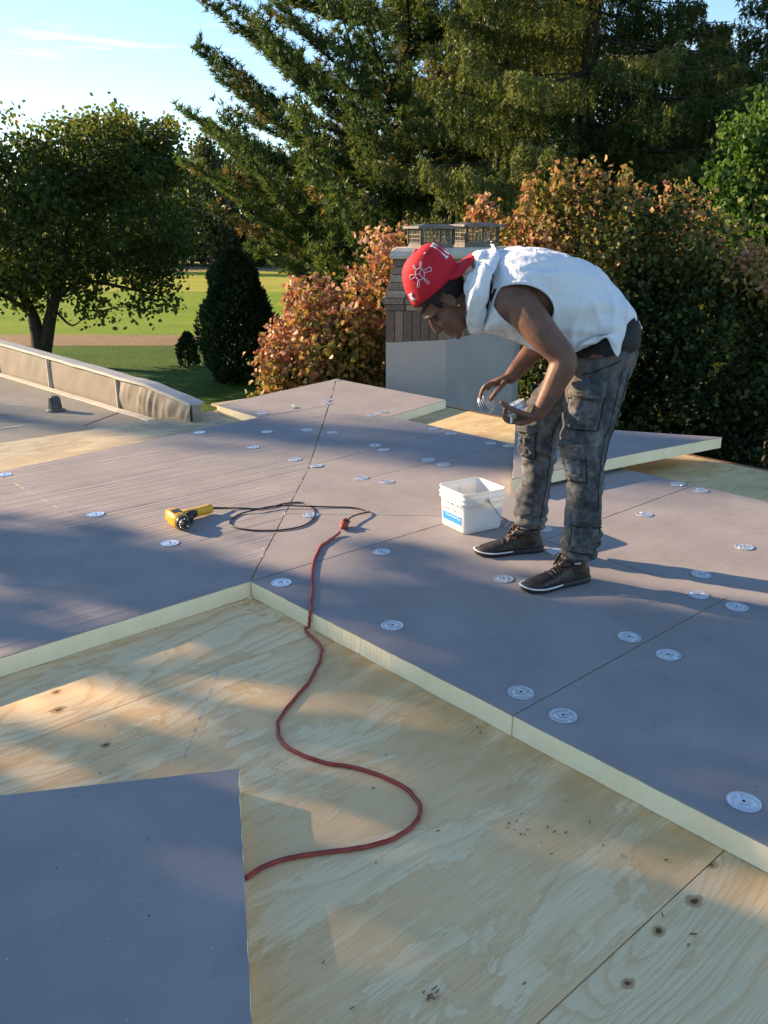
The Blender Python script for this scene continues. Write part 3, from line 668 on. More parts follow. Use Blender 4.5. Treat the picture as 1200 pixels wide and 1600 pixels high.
# ---- spruces: boughs hung with drooping tassels
def spruce(base, height, Lmax, label, seed=1, h0=.8, whorls=34, per=8, dens=1.0, extra=()):
    reseed(seed); rr = random.Random(seed); base = np.asarray(base, float); t = treething('spruce_tree', tuple(base), label, 'tree')
    br = [(np.array([(0, 0, 0), (0, .04, height*.5), (0, 0, height*.98)]), np.array([.24, .15, .03])*height/18)]
    ts, tl, tv = [], [], []; specs = []
    for i in range(whorls):
        h = h0+(height-h0)*(i/whorls)
        for j in range(per):
            specs.append((h+rr.uniform(-.3, .3), rr.uniform(0, 2*math.pi), (Lmax*(1-(h/height)**1.3)+.3)*rr.uniform(.72, 1.12), rr.uniform(-.30, -.02)))
    for (tip, h) in extra:
        v = np.asarray(tip)-base-np.array((0, 0, h)); L = np.hypot(v[0], v[1]); specs.append((h, math.atan2(v[1], v[0]), L, v[2]/L-.14))
    for h, az, L, s0 in specs:
        d = np.array((math.cos(az), math.sin(az), 0)); sd = np.array((-d[1], d[0], 0)); ss = np.linspace(0, 1, 7)
        P = np.array([np.array((0, 0, h))+d*L*s+np.array((0, 0, L*(s0*s+.14*s*s*s)))+sd*.10*L*s*math.sin(2.6*s+az*5) for s in ss])
        br.append((P, np.linspace(.05, .010, 7)*max(.5, L/5)))
        m = int(L*34*dens)+3
        for q in range(m):
            s = .04+.96*((q+rr.random())/m)**.75; f = s*6; i0 = min(5, int(f)); pb_ = P[i0]+(P[i0+1]-P[i0])*(f-i0)
            off = rr.gauss(0, .30)*(1.1-.6*s)*min(1, L/4); pp = pb_+sd*off+np.array((0, 0, -.28*abs(off)+rr.gauss(0, .04)))
            ts.append(pp); tl.append(rr.uniform(.18, .72)*(1.15-.5*s)); tv.append(rr.random())
    ts, tl, tv = np.array(ts), np.array(tl), np.array(tv); nb = 20
    u = rng.random((len(ts), nb)); sway = rng.normal(0, .10, (len(ts), 1, 2))
    P = ts[:, None, :]+np.zeros((1, nb, 1)); P[:, :, 2] -= u*tl[:, None]; P[:, :, :2] += sway*u[:, :, None]*tl[:, None, None]+rng.normal(0, .010, (len(ts), nb, 2))
    P = P.reshape(-1, 3); D = rand_dirs(len(P)); D[:, 2] = D[:, 2]*.5-.75; D = nrm(D); D[:, :2] *= 1.0
    V, Fq = tris(P, D, rand_dirs(len(P)), rng.uniform(.06, .13, len(P)), .0155)
    cl_ = np.array([mn.noise((x[0]*.6+seed, x[1]*.6, x[2]*.5)) for x in ts]); tint = np.clip(.45+.45*cl_+(tv-.5)*.5, 0, 1)
    tubeset(br).build('trunk', M['bark_dark'], t, True)
    link('crown', bigmesh('crown', V, Fq, M['spruce_needles'], np.repeat(np.repeat(tint, nb), 3)), t, kind='stuff'); return t
sb = at(905, 360, 20); spruce((sb[0], sb[1], G), 19, 5.2, 'tall drooping spruce hung with green tassels behind the bending man', seed=5, dens=1.35,
     extra=[(at(1065, 40, 20), 8.3), (at(1010, 120, 18), 6.5), (at(700, 60, 18), 7.0), (at(640, 240, 18), 4.0), (at(660, 330, 17.5), 3.0)])
sb = at(1330, 360, 19); spruce((sb[0], sb[1], G), 17, 4.6, 'drooping spruce leaning in from the right edge', seed=9, dens=1.25, extra=[(at(1120, 110, 18.5), 7.4), (at(1100, 190, 18.5), 5.8), (at(1090, 260, 18.5), 4.6), (at(1110, 60, 19.5), 7.9)])
sb = at(1085, 360, 27); spruce((sb[0], sb[1], G), 10.5, 4.4, 'dark spruce standing in the gap between two taller ones', seed=12, dens=1.1)

sb = at(790, 360, 31); spruce((sb[0], sb[1], G), 15, 5.0, 'shadowed spruce filling the gap behind the tall drooping one', seed=15, dens=.9)

# ---- broadleaved trees and bushes
THIN = .20
HOLES = []                                  # openings in a crown: (lit spot, radius)
def broadleaf(name, base, label, cat, crown, n_clumps, per_clump, clump_r, leaf, mat, fork=None, seed=1, group=None, oval=False, trunk_r=.2, tint_fn=None, bark='bark', shell=.55, upright=0.0, gaps=.0, kind='stuff', lw=.42):
    """crown: list of (centre, radii) in world metres; twigs run from the trunk to every clump"""
    reseed(seed); rr = random.Random(seed); base = np.asarray(base, float); t = treething(name, tuple(base), label, cat, group); C_, Rd = [], []
    vol = np.array([c[1][0]*c[1][1]*c[1][2] for c in crown]); vol = vol/vol.sum()
    while len(C_) < n_clumps:
        e = crown[int(rng.choice(len(crown), p=vol))]; v = rand_dirs(1)[0]*(shell+(1-shell)*rng.random())**.6*rng.random()**.12
        p = np.asarray(e[0])+v*np.asarray(e[1])
        if gaps and mn.noise((p[0]*.55+seed, p[1]*.55, p[2]*.55)) < gaps-.5: continue
        if p[2] < base[2]+.25: continue
        C_.append(p-base)
    C_ = np.array(C_); forks = fork or [[(0, 0, 0), tuple(np.mean(C_, 0)*(.1, .1, .7))]]
    br = []
    nodes = []
    for fi, f in enumerate(forks):
        P = spline(f, 4) if len(f) > 2 else np.array(f, float); tr = trunk_r*(1 if fi < 2 else .36 if fi < 4 else .2); rad = np.linspace(tr, tr*.35, len(P)); br.append((P, rad)); nodes += [P[i] for i in range(len(P)//2, len(P))]
    nodes = np.array(nodes)
    order = np.argsort(np.linalg.norm(C_-nodes.mean(0), axis=1)); grown = [p for p in nodes]
    for i in order[:240]:
        g = np.array(grown); dd = np.linalg.norm(g-C_[i], axis=1)+np.maximum(0, g[:, 2]-C_[i][2])*.6; a = g[int(np.argmin(dd))]; mid = (a+C_[i])/2+np.array((rr.gauss(0, .06), rr.gauss(0, .06), .05))*np.linalg.norm(C_[i]-a)
        br.append((np.array([a, mid, C_[i]]), np.array([.10, .07, .03])*trunk_r+.004)); grown.append(C_[i])
    n = len(C_)*per_clump
    P = np.repeat(C_, per_clump, 0)+rng.normal(0, 1, (n, 3))*np.array((1, 1, .8))*clump_r
    if upright:
        ci = np.repeat(np.arange(len(C_)), per_clump); tall = rng.random(len(C_)) < .22; up_ = tall[ci]
        P[up_, :2] = C_[ci[up_], :2]+rng.normal(0, .035, (up_.sum(), 2)); P[up_, 2] = C_[ci[up_], 2]+rng.random(up_.sum())*upright*3.2
    if HOLES:
        ok = np.ones(n, bool); sd_ = np.array(SDIR)
        for hp_, hr in HOLES:
            d_ = P+base-hp_; ok &= np.linalg.norm(d_-(d_@sd_)[:, None]*sd_, axis=1) > hr
        qn = np.array((math.sin(SUN_AZ), -math.cos(SUN_AZ))); qv = (P+base)[:, :2]@qn
        ok &= rng.random(n) < np.interp(qv, [2.1, 2.6], [THIN, 1.0])
        P = P[ok]; n = len(P)
    D = rand_dirs(n); D[:, 2] -= .35; D = nrm(D); N = rand_dirs(n); N[:, 2] += .4
    L = rng.uniform(.7, 1.25, n)*leaf
    V, Fq = (ovals(P, D, N, L, L*lw) if oval else diamonds(P, D, N, L, L*lw))
    if tint_fn: tint = tint_fn(P+base)
    elif HOLES: tint = np.clip(rng.normal(.4, .2, n), 0, 1)
    else:
        cl_ = np.repeat(np.array([mn.noise((x[0]*.7+seed, x[1]*.7, x[2]*.7)) for x in C_]), per_clump); tint = np.clip(.4+.5*cl_+rng.normal(0, .16, n), 0, 1)
    tubeset(br, 6).build('trunk', M[bark], t, True)
    link('crown', bigmesh('crown', V, Fq, M[mat], np.repeat(tint, 6 if oval else 4)), t, kind=kind); return t

YM = 34.0
mb_ = at(62, 552, YM); mbase = np.array((mb_[0], mb_[1], G))
def mcl(x, y, dy=0.0): return at(x, y, YM+dy)
def mrel(x, y, dy=0.0): return tuple(mcl(x, y, dy)-mbase)
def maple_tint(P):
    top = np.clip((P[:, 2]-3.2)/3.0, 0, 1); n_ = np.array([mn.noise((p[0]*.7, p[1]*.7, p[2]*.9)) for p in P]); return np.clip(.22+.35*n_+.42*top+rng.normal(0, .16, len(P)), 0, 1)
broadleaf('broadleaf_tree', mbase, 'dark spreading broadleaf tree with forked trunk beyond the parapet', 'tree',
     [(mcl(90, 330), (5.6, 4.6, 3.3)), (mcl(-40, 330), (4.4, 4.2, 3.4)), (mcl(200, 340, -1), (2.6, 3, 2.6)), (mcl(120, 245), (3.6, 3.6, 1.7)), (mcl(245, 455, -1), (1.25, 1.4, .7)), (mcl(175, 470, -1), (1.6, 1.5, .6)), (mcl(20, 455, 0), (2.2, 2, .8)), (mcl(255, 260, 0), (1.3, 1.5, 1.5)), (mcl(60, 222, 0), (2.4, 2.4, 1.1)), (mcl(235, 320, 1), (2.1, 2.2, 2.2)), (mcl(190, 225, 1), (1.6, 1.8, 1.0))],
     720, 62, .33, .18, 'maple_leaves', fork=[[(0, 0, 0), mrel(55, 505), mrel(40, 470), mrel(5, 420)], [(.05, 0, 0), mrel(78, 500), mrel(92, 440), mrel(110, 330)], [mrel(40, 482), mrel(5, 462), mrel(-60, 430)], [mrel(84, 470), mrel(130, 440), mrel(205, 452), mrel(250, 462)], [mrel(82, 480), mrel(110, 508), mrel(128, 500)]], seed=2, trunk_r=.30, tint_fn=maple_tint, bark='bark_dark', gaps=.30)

# clipped evergreen column and a small conifer on the lawn
def evergreen(name, px, py, Y, hgt, wid, label, cat, n, seed, mat='cedar_scales', leaf=.16):
    reseed(seed); b = at(px, py, Y); base = np.array((b[0], b[1], G)); t = treething(name, tuple(base), label, cat); z = rng.random(n)**.85; a = rng.random(n)*2*math.pi
    prof = np.interp(z, [0, .08, .30, .6, .85, 1], [.7, .95, 1.0, .76, .42, .08]); lump = np.array([1+.5*mn.noise((math.cos(q)*1.6+seed, math.sin(q)*1.6, h*hgt*1.1)) for q, h in zip(a, z)])
    r = wid*prof*lump*(.50+.62*rng.random(n)**.6); P = np.stack([np.cos(a)*r, np.sin(a)*r, z*hgt], 1)
    D = nrm(np.stack([np.cos(a)*.6, np.sin(a)*.6, np.full(n, .9)], 1)+rng.normal(0, .45, (n, 3))); L = rng.uniform(.6, 1.3, n)*leaf
    V, Fq = diamonds(P, D, rand_dirs(n), L, L*.22)
    tubeset([(np.array([(0, 0, 0), (0, 0, hgt*.9)]), np.array([.09, .02])*hgt/4)]).build('trunk', M['bark_dark'], t); link('crown', bigmesh('crown', V, Fq, M[mat], np.repeat(np.clip(rng.normal(.45, .25, n), 0, 1), 4)), t, kind='stuff'); return t
evergreen('cedar_tree', 372, 560, 30, 4.35, 1.25, 'dark column shaped evergreen standing on the shaded lawn', 'tree', 26000, 3)
evergreen('conifer_shrub', 294, 552, 33.5, 1.25, .42, 'small dark upright shrub alone on the lawn', 'shrub', 2600, 6, leaf=.13)

# turning dogwoods beside the roof
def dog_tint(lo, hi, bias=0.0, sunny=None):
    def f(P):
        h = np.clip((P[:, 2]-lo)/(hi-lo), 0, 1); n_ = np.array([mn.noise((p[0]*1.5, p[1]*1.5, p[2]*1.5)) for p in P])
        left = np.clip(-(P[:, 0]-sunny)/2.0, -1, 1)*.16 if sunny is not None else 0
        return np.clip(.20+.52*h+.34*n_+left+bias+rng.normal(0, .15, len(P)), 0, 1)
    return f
def dogwood(base_px, Y, label, crown, nc, pc, seed, tint, leaf=.070, cr=.13, group='turning dogwoods beside the roof', name='dogwood_bush'):
    b = at(base_px, 600, Y); return broadleaf(name, (b[0], b[1], G), label, 'bush', crown, nc, pc, cr, leaf, 'dogwood_leaves', seed=seed, oval=True, trunk_r=.07, tint_fn=tint, upright=.13, group=group, shell=.5, lw=.40, gaps=.2)
YD = 10.2
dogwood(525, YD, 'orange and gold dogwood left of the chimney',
     [(at(510, 560, YD), (.74, .75, .70)), (at(560, 470, YD), (.62, .7, .85)), (at(455, 600, YD-.3), (.42, .5, .42)), (at(590, 420, YD+.2), (.38, .5, .5)), (at(470, 520, YD), (.45, .5, .35)), (at(520, 690, YD), (1.0, .9, 1.4)), (at(575, 640, YD), (.5, .6, .9)), (at(606, 385, YD+.3), (.13, .2, .30)), (at(548, 400, YD), (.14, .2, .22))], 560, 42, 4, dog_tint(-1.4, .8, .10, -.5), cr=.10)
YE = 11.0
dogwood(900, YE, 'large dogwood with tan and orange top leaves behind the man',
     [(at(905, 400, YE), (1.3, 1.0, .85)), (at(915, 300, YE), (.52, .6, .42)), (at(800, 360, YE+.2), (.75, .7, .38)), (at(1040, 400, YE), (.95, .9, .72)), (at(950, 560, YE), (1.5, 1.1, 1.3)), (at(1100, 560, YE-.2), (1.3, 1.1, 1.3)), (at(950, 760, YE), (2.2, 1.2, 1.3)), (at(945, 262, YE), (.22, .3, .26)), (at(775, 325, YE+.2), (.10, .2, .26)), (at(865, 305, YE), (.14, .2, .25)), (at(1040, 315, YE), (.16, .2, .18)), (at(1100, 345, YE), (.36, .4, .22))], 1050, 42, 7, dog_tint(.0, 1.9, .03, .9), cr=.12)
dogwood(1240, 10.2, 'dark leaved dogwood at the right edge beside the roof',
     [(at(1190, 440, 10.2), (.55, .6, .45)), (at(1220, 560, 10.2), (.9, .8, 1.1)), (at(1200, 760, 10.2), (1.2, .9, 1.5))], 330, 40, 11, dog_tint(-.6, 1.1, -.02, 3.4), cr=.13)
def green_tint(P): return np.clip(.45+.5*np.array([mn.noise((p[0]*1.2, p[1]*1.2, p[2]*1.2)) for p in P])+rng.normal(0, .18, len(P)), 0, 1)
bt = at(1230, 500, 13.5)
broadleaf('green_tree', (bt[0], bt[1], G), 'young bright green tree at the right edge above the dogwoods', 'tree', [(at(1215, 270, 13.5), (.75, .9, .6)), (at(1195, 350, 13.3), (.6, .8, .45)), (at(1230, 195, 13.7), (.6, .8, .4)), (at(1150, 285, 13.2), (.30, .5, .22)), (at(1165, 205, 13.2), (.25, .4, .16))], 190, 46, .17, .095, 'bright_leaves', seed=21, oval=True, trunk_r=.09, tint_fn=green_tint, gaps=.2)

# ---- the wooded edge beyond the field
YT = 128.0
far = [(-20, 200, 7), (95, 215, 6), (195, 176, 5.5), (268, 172, 6), (330, 205, 6), (395, 230, 8), (140, 240, 6), (235, 235, 6), (300, 262, 7), (490, 262, 8)]
for i, (x, ytop, wd) in enumerate(far):
    Y = YT+random.uniform(-8, 14); b = at(x, 400, Y); zt = at(x, ytop, Y)[2]; hh = zt-G; sparse = i in (2, 3)
    cz_ = G+hh*.62
    lab = ['round', 'slim', 'open crowned', 'tall open', 'bushy', 'broad'][i % 6]
    broadleaf('far_tree', (b[0], b[1], G), ['hazy round topped tree in the wood at the left edge', 'far tree showing through the broadleaf crown', 'thin open crowned tree rising above the far wood', 'taller thin tree with see-through crown left of the pine', 'far tree whose top meets the left pine boughs', 'distant tree behind the dark evergreen column', 'low far tree hidden mostly by the broadleaf crown', 'far tree between the two thin open crowned ones', 'low round far tree right above the pale field', 'distant tree seen under the lowest pine boughs'][i], 'tree',
        [((b[0], Y, cz_-(0 if sparse else hh*.10)), (wd*.62, wd*.5, hh*.44)), ((b[0]+random.uniform(-1, 1), Y, G+hh*.84), (wd*.34, wd*.34, hh*.16))], 70 if sparse else 200, 26, .55 if sparse else .75, .55, 'far_leaves', seed=30+i, trunk_r=.28, gaps=.42 if sparse else .15, group='trees of the wooded edge beyond the field')
# low scrub filling the foot of the wood
n = 60000; P = np.stack([rng.uniform(-130, 110, n), YT+2+rng.uniform(-4, 16, n), np.zeros(n)], 1); hgt = np.array([7.0+3.5*mn.noise((p[0]*.09, 1, 0))+2.0*mn.noise((p[0]*.4, 5, 0)) for p in P]); P[:, 2] = G+rng.random(n)**.7*hgt
V, Fq = diamonds(P, rand_dirs(n), rand_dirs(n), rng.uniform(.5, 1.1, n), .32)
link('undergrowth', bigmesh('undergrowth', V, Fq, M['far_leaves'], np.repeat(np.clip(rng.normal(.15, .15, n), 0, 1), 4)), None, kind='stuff', label='dark undergrowth along the foot of the far wood')

# ---- trees standing off to the sunny side, whose shade falls across the near roof
def shade_tree(q0, dist, zc, rad, label, nc, seed, gaps=.0, pc=60, cr=.30, leaf=.24):
    """q0: offset across the sunlight of the line that the shade falls along"""
    sd = np.array((math.cos(SUN_AZ), math.sin(SUN_AZ))); qd = np.array((-sd[1], sd[0])); qd = qd if qd[1] > 0 else -qd
    c = sd*dist+qd*q0; broadleaf('shade_tree', (c[0], c[1], G), label, 'tree', [((c[0], c[1], zc), rad)], nc, pc, cr, leaf, 'maple_leaves', seed=seed, trunk_r=.22, gaps=gaps, shell=.1, group='trees on the sunny side of the house')
# ------------------------------------------------------------------ the man
man_at = hit(880, 905)
man = empty('person', (man_at[0], man_at[1]+.15, 0), 0, label='man bending over in red backwards cap, white sleeveless hoodie and grey cargo jeans', cat='person')
MI = np.array(man.location)
def m_(v): return np.asarray(v, float)-MI
def wp(x, y, Y): return at(x, y, Y)-MI
def wps(l): return [wp(*p) for p in l]
YN, YF = 3.25, 3.68
# head frame: f = where the face points, u = crown, l = his left (towards the camera)
HF = unit((-.50, -.05, -.85)); HL = unit(np.cross((0, 0, 1), HF)); HL = HL if HL[1] < 0 else -HL
HL = unit(HL+np.array((0, 0, .04))); HL = unit(HL-HF*np.dot(HL, HF)); HU = np.cross(HL, HF); HU = HU if HU[2] > 0 else -HU
ear = wp(703, 470, 3.345); HC = ear-HL*.072-HF*(-.012)
def hd(f, l, u): return HC+HF*f+HL*l+HU*u
HAX = np.array([HF, HL, HU])
body = MB()
# skull, face and neck
body.ball(hd(-.012, 0, .045), (.098, .077, .092), HAX, 24, 14)
body.ball(hd(.030, 0, -.030), (.064, .060, .075), HAX, 20, 12)
body.loft([(hd(.035, 0, -.02), HL*.062, HF*.055), (hd(.036, 0, -.06), HL*.055, HF*.053), (hd(.045, 0, -.095), HL*.040, HF*.042), (hd(.052, 0, -.116), HL*.022, HF*.028)], 18)
body.ball(hd(.082, 0, -.108), (.017, .022, .016), HAX, 12, 8)                       # chin
body.loft([(hd(.086, 0, .018), HL*.009, HF*.010), (hd(.097, 0, -.004), HL*.010, HF*.013), (hd(.104, 0, -.030), HL*.015, HF*.017), (hd(.094, 0, -.046), HL*.016, HF*.012)], 12)   # nose
body.ball(hd(.107, 0, -.034), (.012, .011, .010), HAX, 10, 8)
for s in (-1, 1):
    body.ball(hd(.093, s*.013, -.040), (.010, .008, .008), HAX, 8, 6)
    body.tube([hd(.083, s*.012, .028), hd(.080, s*.034, .033), hd(.062, s*.056, .024)], [.009, .010, .008], 8, round_=True)      # brow
    body.ball(hd(.066, s*.044, -.028), (.022, .022, .020), HAX, 12, 8)              # cheek
    body.ball(hd(-.012, s*.073, -.006), (.020, .008, .033), HAX, 14, 10)            # ear
    body.tube([hd(.004, s*.078, .012), hd(-.012, s*.083, .028), hd(-.030, s*.083, .014), hd(-.028, s*.081, -.012), hd(-.010, s*.077, -.034)], [.005]*5, 7, round_=True)
body.tube([hd(.086, -.022, -.066), hd(.098, 0, -.063), hd(.086, .022, -.066)], [.005, .0085, .005], 8, round_=True)
body.tube([hd(.084, -.020, -.078), hd(.095, 0, -.079), hd(.084, .020, -.078)], [.005, .009, .005], 8, round_=True)
NB = wp(768, 446, 3.43)
body.tube([hd(-.02, 0, -.02), hd(-.035, 0, -.075), (hd(-.04, 0, -.11)+NB)/2, NB], [.058, .057, .060, .075], 16)
# trunk under the hoodie
def sect(top, bot, Yc, half, e=1.0, sh=1.0):
    a, b = wp(*top, Yc), wp(*bot, Yc); return ((a+b)/2, np.array((0, half, 0)), (a-b)/2*sh, e)
TS = [((775, 398), (752, 500), 3.43, .10), ((815, 393), (757, 512), 3.43, .205), ((868, 398), (798, 520), 3.44, .205), ((918, 420), (842, 540), 3.45, .185), ((955, 452), (884, 545), 3.45, .170), ((978, 500), (905, 560), 3.45, .170)]
body.loft([sect(*t, sh=.88) for t in TS], 26)
body.loft([(wp(930, 500, 3.45), np.array((0, .15, 0)), wp(975, 490, 3.45)*.5-wp(885, 510, 3.45)*.5), (wp(935, 560, 3.45), np.array((0, .165, 0)), np.array((.10, 0, .02))), (wp(935, 600, 3.45), np.array((0, .15, 0)), np.array((.09, 0, 0)))], 20)
# legs inside the jeans
LEGN = [(948, 545, 3.35), (932, 620, 3.30), (916, 715, 3.27), (906, 790, 3.30), (898, 845, 3.33), (897, 862, 3.335)]
LEGF = [(905, 550, 3.55), (868, 615, 3.60), (843, 690, 3.64), (835, 755, 3.68), (828, 800, 3.70), (825, 815, 3.70)]
for L_ in (LEGN, LEGF): body.tube(spline(wps(L_), 3), np.interp(np.linspace(0, 1, 16), [0, .4, .6, 1], [.082, .055, .045, .026]), 14, round_=True)
# arms
def arm(pts, rad): body.tube(spline(wps(pts), 4), np.interp(np.linspace(0, 1, 4*(len(pts)-1)+1), np.linspace(0, 1, len(rad)), rad), 16, round_=True)
arm([(812, 470, 3.27), (826, 494, 3.215), (853, 528, 3.17), (880, 562, 3.15), (868, 597, 3.14), (851, 630, 3.145), (840, 648, 3.15)], [.070, .066, .060, .0505, .051, .041, .032, .027])
body.ball(wp(806, 474, 3.265), (.080, .075, .075), None, 16, 10)
arm([(795, 470, 3.62), (830, 510, 3.68), (845, 532, 3.66), (826, 556, 3.56), (806, 580, 3.46), (797, 590, 3.43)], [.066, .056, .047, .046, .038, .032, .027])
# hands: near one palm up under a stack, far one pinching plates
def finger(pts, r): body.tube(spline(wps(pts), 4), np.linspace(r, r*.78, 4*(len(pts)-1)+1), 8, round_=True)
v_ = np.array((0, .042, 0))
body.loft([(wp(839, 648, 3.15), v_*.62, np.array((.008, 0, .022))), (wp(828, 654, 3.165), v_*.85, np.array((.006, 0, .020))), (wp(816, 658, 3.18), v_*1.0, np.array((.004, 0, .017))), (wp(806, 658, 3.19), v_*1.02, np.array((.002, 0, .014)))], 16, True)
finger([(830, 650, 3.135), (815, 646, 3.12), (799, 639, 3.125), (784, 629, 3.13)], .0125)
for i, (dy, ln) in enumerate(((-.033, 1.0), (-.010, 1.06), (.012, 1.0), (.034, .86))):
    Y = 3.19+dy; finger([(808, 659, Y), (797-4*(ln-1)*10, 659, Y), (790-7*ln+5, 652, Y), (790-6*ln+5, 642, Y), (794-3*ln, 635, Y)], .0095)
body.loft([(wp(796, 588, 3.435), v_*.6, np.array((.012, 0, .020))), (wp(786, 594, 3.42), v_*.8, np.array((.009, 0, .024))), (wp(775, 597, 3.40), v_*.95, np.array((.012, 0, .020))), (wp(765, 599, 3.385), v_*.95, np.array((.012, 0, .012)))], 16, True)
for i, (dy, x0, y0) in enumerate(((-.034, 0, 0), (-.012, -1, 1), (.012, 1, 2), (.034, 5, 3))):
    Y = 3.385+dy; finger([(770+x0, 598+y0, Y), (759+x0, 602+y0, Y), (753+x0, 612+y0, Y), (751+x0, 622+y0, Y-.004), (753+x0, 629+y0, Y-.008)], .0092)
finger([(789, 597, 3.37), (781, 606, 3.335), (773, 615, 3.325), (767, 624, 3.33)], .0118)
me = evaluated(body, 'body', M['skin'], .0042, 5, .5)
displace(me, lambda p, n: 0)
link('body', me, man)
# eyes and brows
M['eye'] = plain('eye', (.03, .02, .018), .3)
for s in (-1, 1):
    mb = MB(); mb.ball(hd(.070, s*.032, .006), (.013, .015, .009), HAX, 10, 8); mb.build('eye', M['eye'], man, True)
    mb = MB(); mb.tube([hd(.090, s*.014, .029), hd(.089, s*.032, .036), hd(.071, s*.056, .027)], [.0035, .0045, .0025], 6, round_=True, flat=.6); mb.build('eyebrow', M['hair'], man, True)
# short black hair under the cap
mb = MB(); nu, nv = 56, 30; V = []; keep = set()
for i in range(nv):
    ph = math.pi*(i/(nv-1))-math.pi/2
    for j in range(nu):
        th = 2*math.pi*j/nu; f, l, u_ = math.cos(th)*math.cos(ph), math.sin(th)*math.cos(ph), math.sin(ph)
        jag = .008*mn.noise((th*9, ph*4, 1)); r_ = 1.05+.02*mn.noise((th*14, ph*14, 3))
        p = (-.013+(.098 if f > 0 else .120)*f*r_, .079*l*r_, .045+.092*u_*r_); V.append(hd(*p))
        side = abs(p[1]); ok = p[2] > .052+jag or (p[0] < -.022+jag and p[2] > -.065+jag) or (side > .05 and .006+jag < p[0] < .040+jag and p[2] > .004+jag) or (p[0] < .0 and p[2] > .036)
        if ok: keep.add(i*nu+j)
Fc = [(i*nu+j, i*nu+(j+1) % nu, (i+1)*nu+(j+1) % nu, (i+1)*nu+j) for i in range(nv-1) for j in range(nu)]
Fc = [f for f in Fc if all(q in keep for q in f)]
mb.add(V, Fc); hair = mb.build('hair', M['hair'], man, True); md = hair.modifiers.new('s', 'SOLIDIFY'); md.thickness = .008; md.offset = -1

# ---- cap worn backwards
CUP = unit((-.66, -.04, .75)); CB = unit((.75, .03, .66)); CB = unit(CB-CUP*np.dot(CB, CUP)); CL = np.cross(CUP, CB); CL = CL if CL[1] < 0 else -CL   # CB points to the bill
CC = wp(681, 447, 3.415)
HCAP, RA, RB = .148, .114, .096
def capsurf(th, t, off=0.0):
    """th around from the bill, t from the band (0) to the button (1)"""
    q = t*math.pi/2; rr = math.cos(q)**.62 if q < math.pi/2 else 0; z = HCAP*math.sin(q)**.92
    seam = 1-.010*max(0, 1-abs(((th/(math.pi/3)) % 1)-.0)*14)-.010*max(0, 1-abs(((th/(math.pi/3)) % 1)-1)*14)
    lean = .020*math.sin(q)
    r1, r2 = RA*rr*seam+off*math.cos(q), RB*rr*seam+off*math.cos(q)
    return CC+CB*(math.cos(th)*r1+lean)+CL*math.sin(th)*r2+CUP*(z+off*math.sin(q))
mb = MB(); mb.rings([[capsurf(2*math.pi*j/72, -.02 if i == 0 else i/22*.985) for j in range(72)] for i in range(23)], True)
cap = mb.build('cap', M['red_cloth'], man, True)
mb = MB(); mb.ball(capsurf(0, .995)+CUP*.002, (.009, .009, .005), np.array([CB, CL, CUP]), 12, 6); mb.build('button', M['red_cloth'], cap, True)
mb = MB(); rg = []
for j in range(25):
    th = R(-72+144*j/24); e = capsurf(th, .012); L_ = .078*math.cos(th*.95)**.55 if abs(th*.95) < 1.57 else 0
    rg.append((e, L_, th))
V = []
for (e, L_, th) in rg:
    for s in (0, .35, .7, 1.0):
        dirv = unit(CB*1.0+CL*math.sin(th)*.25-CUP*.10); curve = -.020*math.sin(th)**2*s
        V.append(e+dirv*L_*s+CUP*(curve+.004))
n0 = len(V)
for q in list(V): V.append(q-CUP*.0075)
Fc = []
for j in range(24):
    for s in range(3):
        a = j*4+s; Fc += [(a, a+1, a+5, a+4), (n0+a, n0+a+4, n0+a+5, n0+a+1)]
    Fc.append((j*4+3, n0+j*4+3, n0+j*4+7, j*4+7))
mb.add(V, Fc); mb.build('bill', M['red_cloth'], cap, True)
# embroidery lies on the crown; u runs round the crown, v up it
def emb(strokes, th0, t0, sx, sy, name, mat, rad=.0016, rot=0.0):
    mb = MB(); c_, s_ = math.cos(rot), math.sin(rot)
    for st in strokes:
        P = []
        for (x, y) in st:
            x, y = x*c_-y*s_, x*s_+y*c_; P.append(capsurf(th0+x*sx, t0+y*sy, .0012))
        Q = [P[0]]
        for p, q in zip(P[:-1], P[1:]):
            m = max(1, int(np.linalg.norm(q-p)/.006))
            for j in range(1, m+1): Q.append(p+(q-p)*j/m)
        mb.tube(Q, rad, 6)
    mb.build(name, mat, cap, True)
# which way round the camera sees the near side
sgn = 1 if np.dot(capsurf(math.pi/2, .3)-CC, (0, -1, 0)) > 0 else -1
circ = [(math.cos(a), math.sin(a)) for a in np.linspace(0, 2*math.pi, 22)]
whl = [[(x*.5, y*.5) for x, y in circ]]
for j in range(3):
    a = j*math.pi*2/3+.5; whl.append([(0, 0), (.5*math.cos(a), .5*math.sin(a))])
for j in range(6):
    a = j*math.pi/3+.25; c_, s_ = math.cos(a), math.sin(a); r0, r1, w_ = .55, (1.08 if j % 3 else 1.2), (.10 if j % 3 else .2)
    whl.append([(c_*r0-s_*w_*.5, s_*r0+c_*w_*.5), (c_*r1-s_*w_, s_*r1+c_*w_), (c_*(r1+.1), s_*(r1+.1)), (c_*r1+s_*w_, s_*r1-c_*w_), (c_*r0+s_*w_*.5, s_*r0-c_*w_*.5)])
emb(whl, sgn*R(107), .36, .36*sgn, .20, 'wheel_emblem', M['pink_thread'], .0015)
N_ = [[(-.42, -.8), (-.42, .8)], [(-.62, .8), (-.30, .8)], [(-.62, -.8), (-.22, -.8)], [(-.42, .8), (.42, -.8)], [(.42, -.8), (.42, .8)], [(.22, .8), (.62, .8)]]
emb(N_, sgn*R(28), .43, -.34*sgn, .24, 'cap_letter', M['thread'], .0042, 0.0)
Rr = [[(-.4, -.7), (-.4, .7), (.15, .7), (.35, .45), (.15, .1), (-.4, .1)], [(0, .1), (.4, -.7)]]
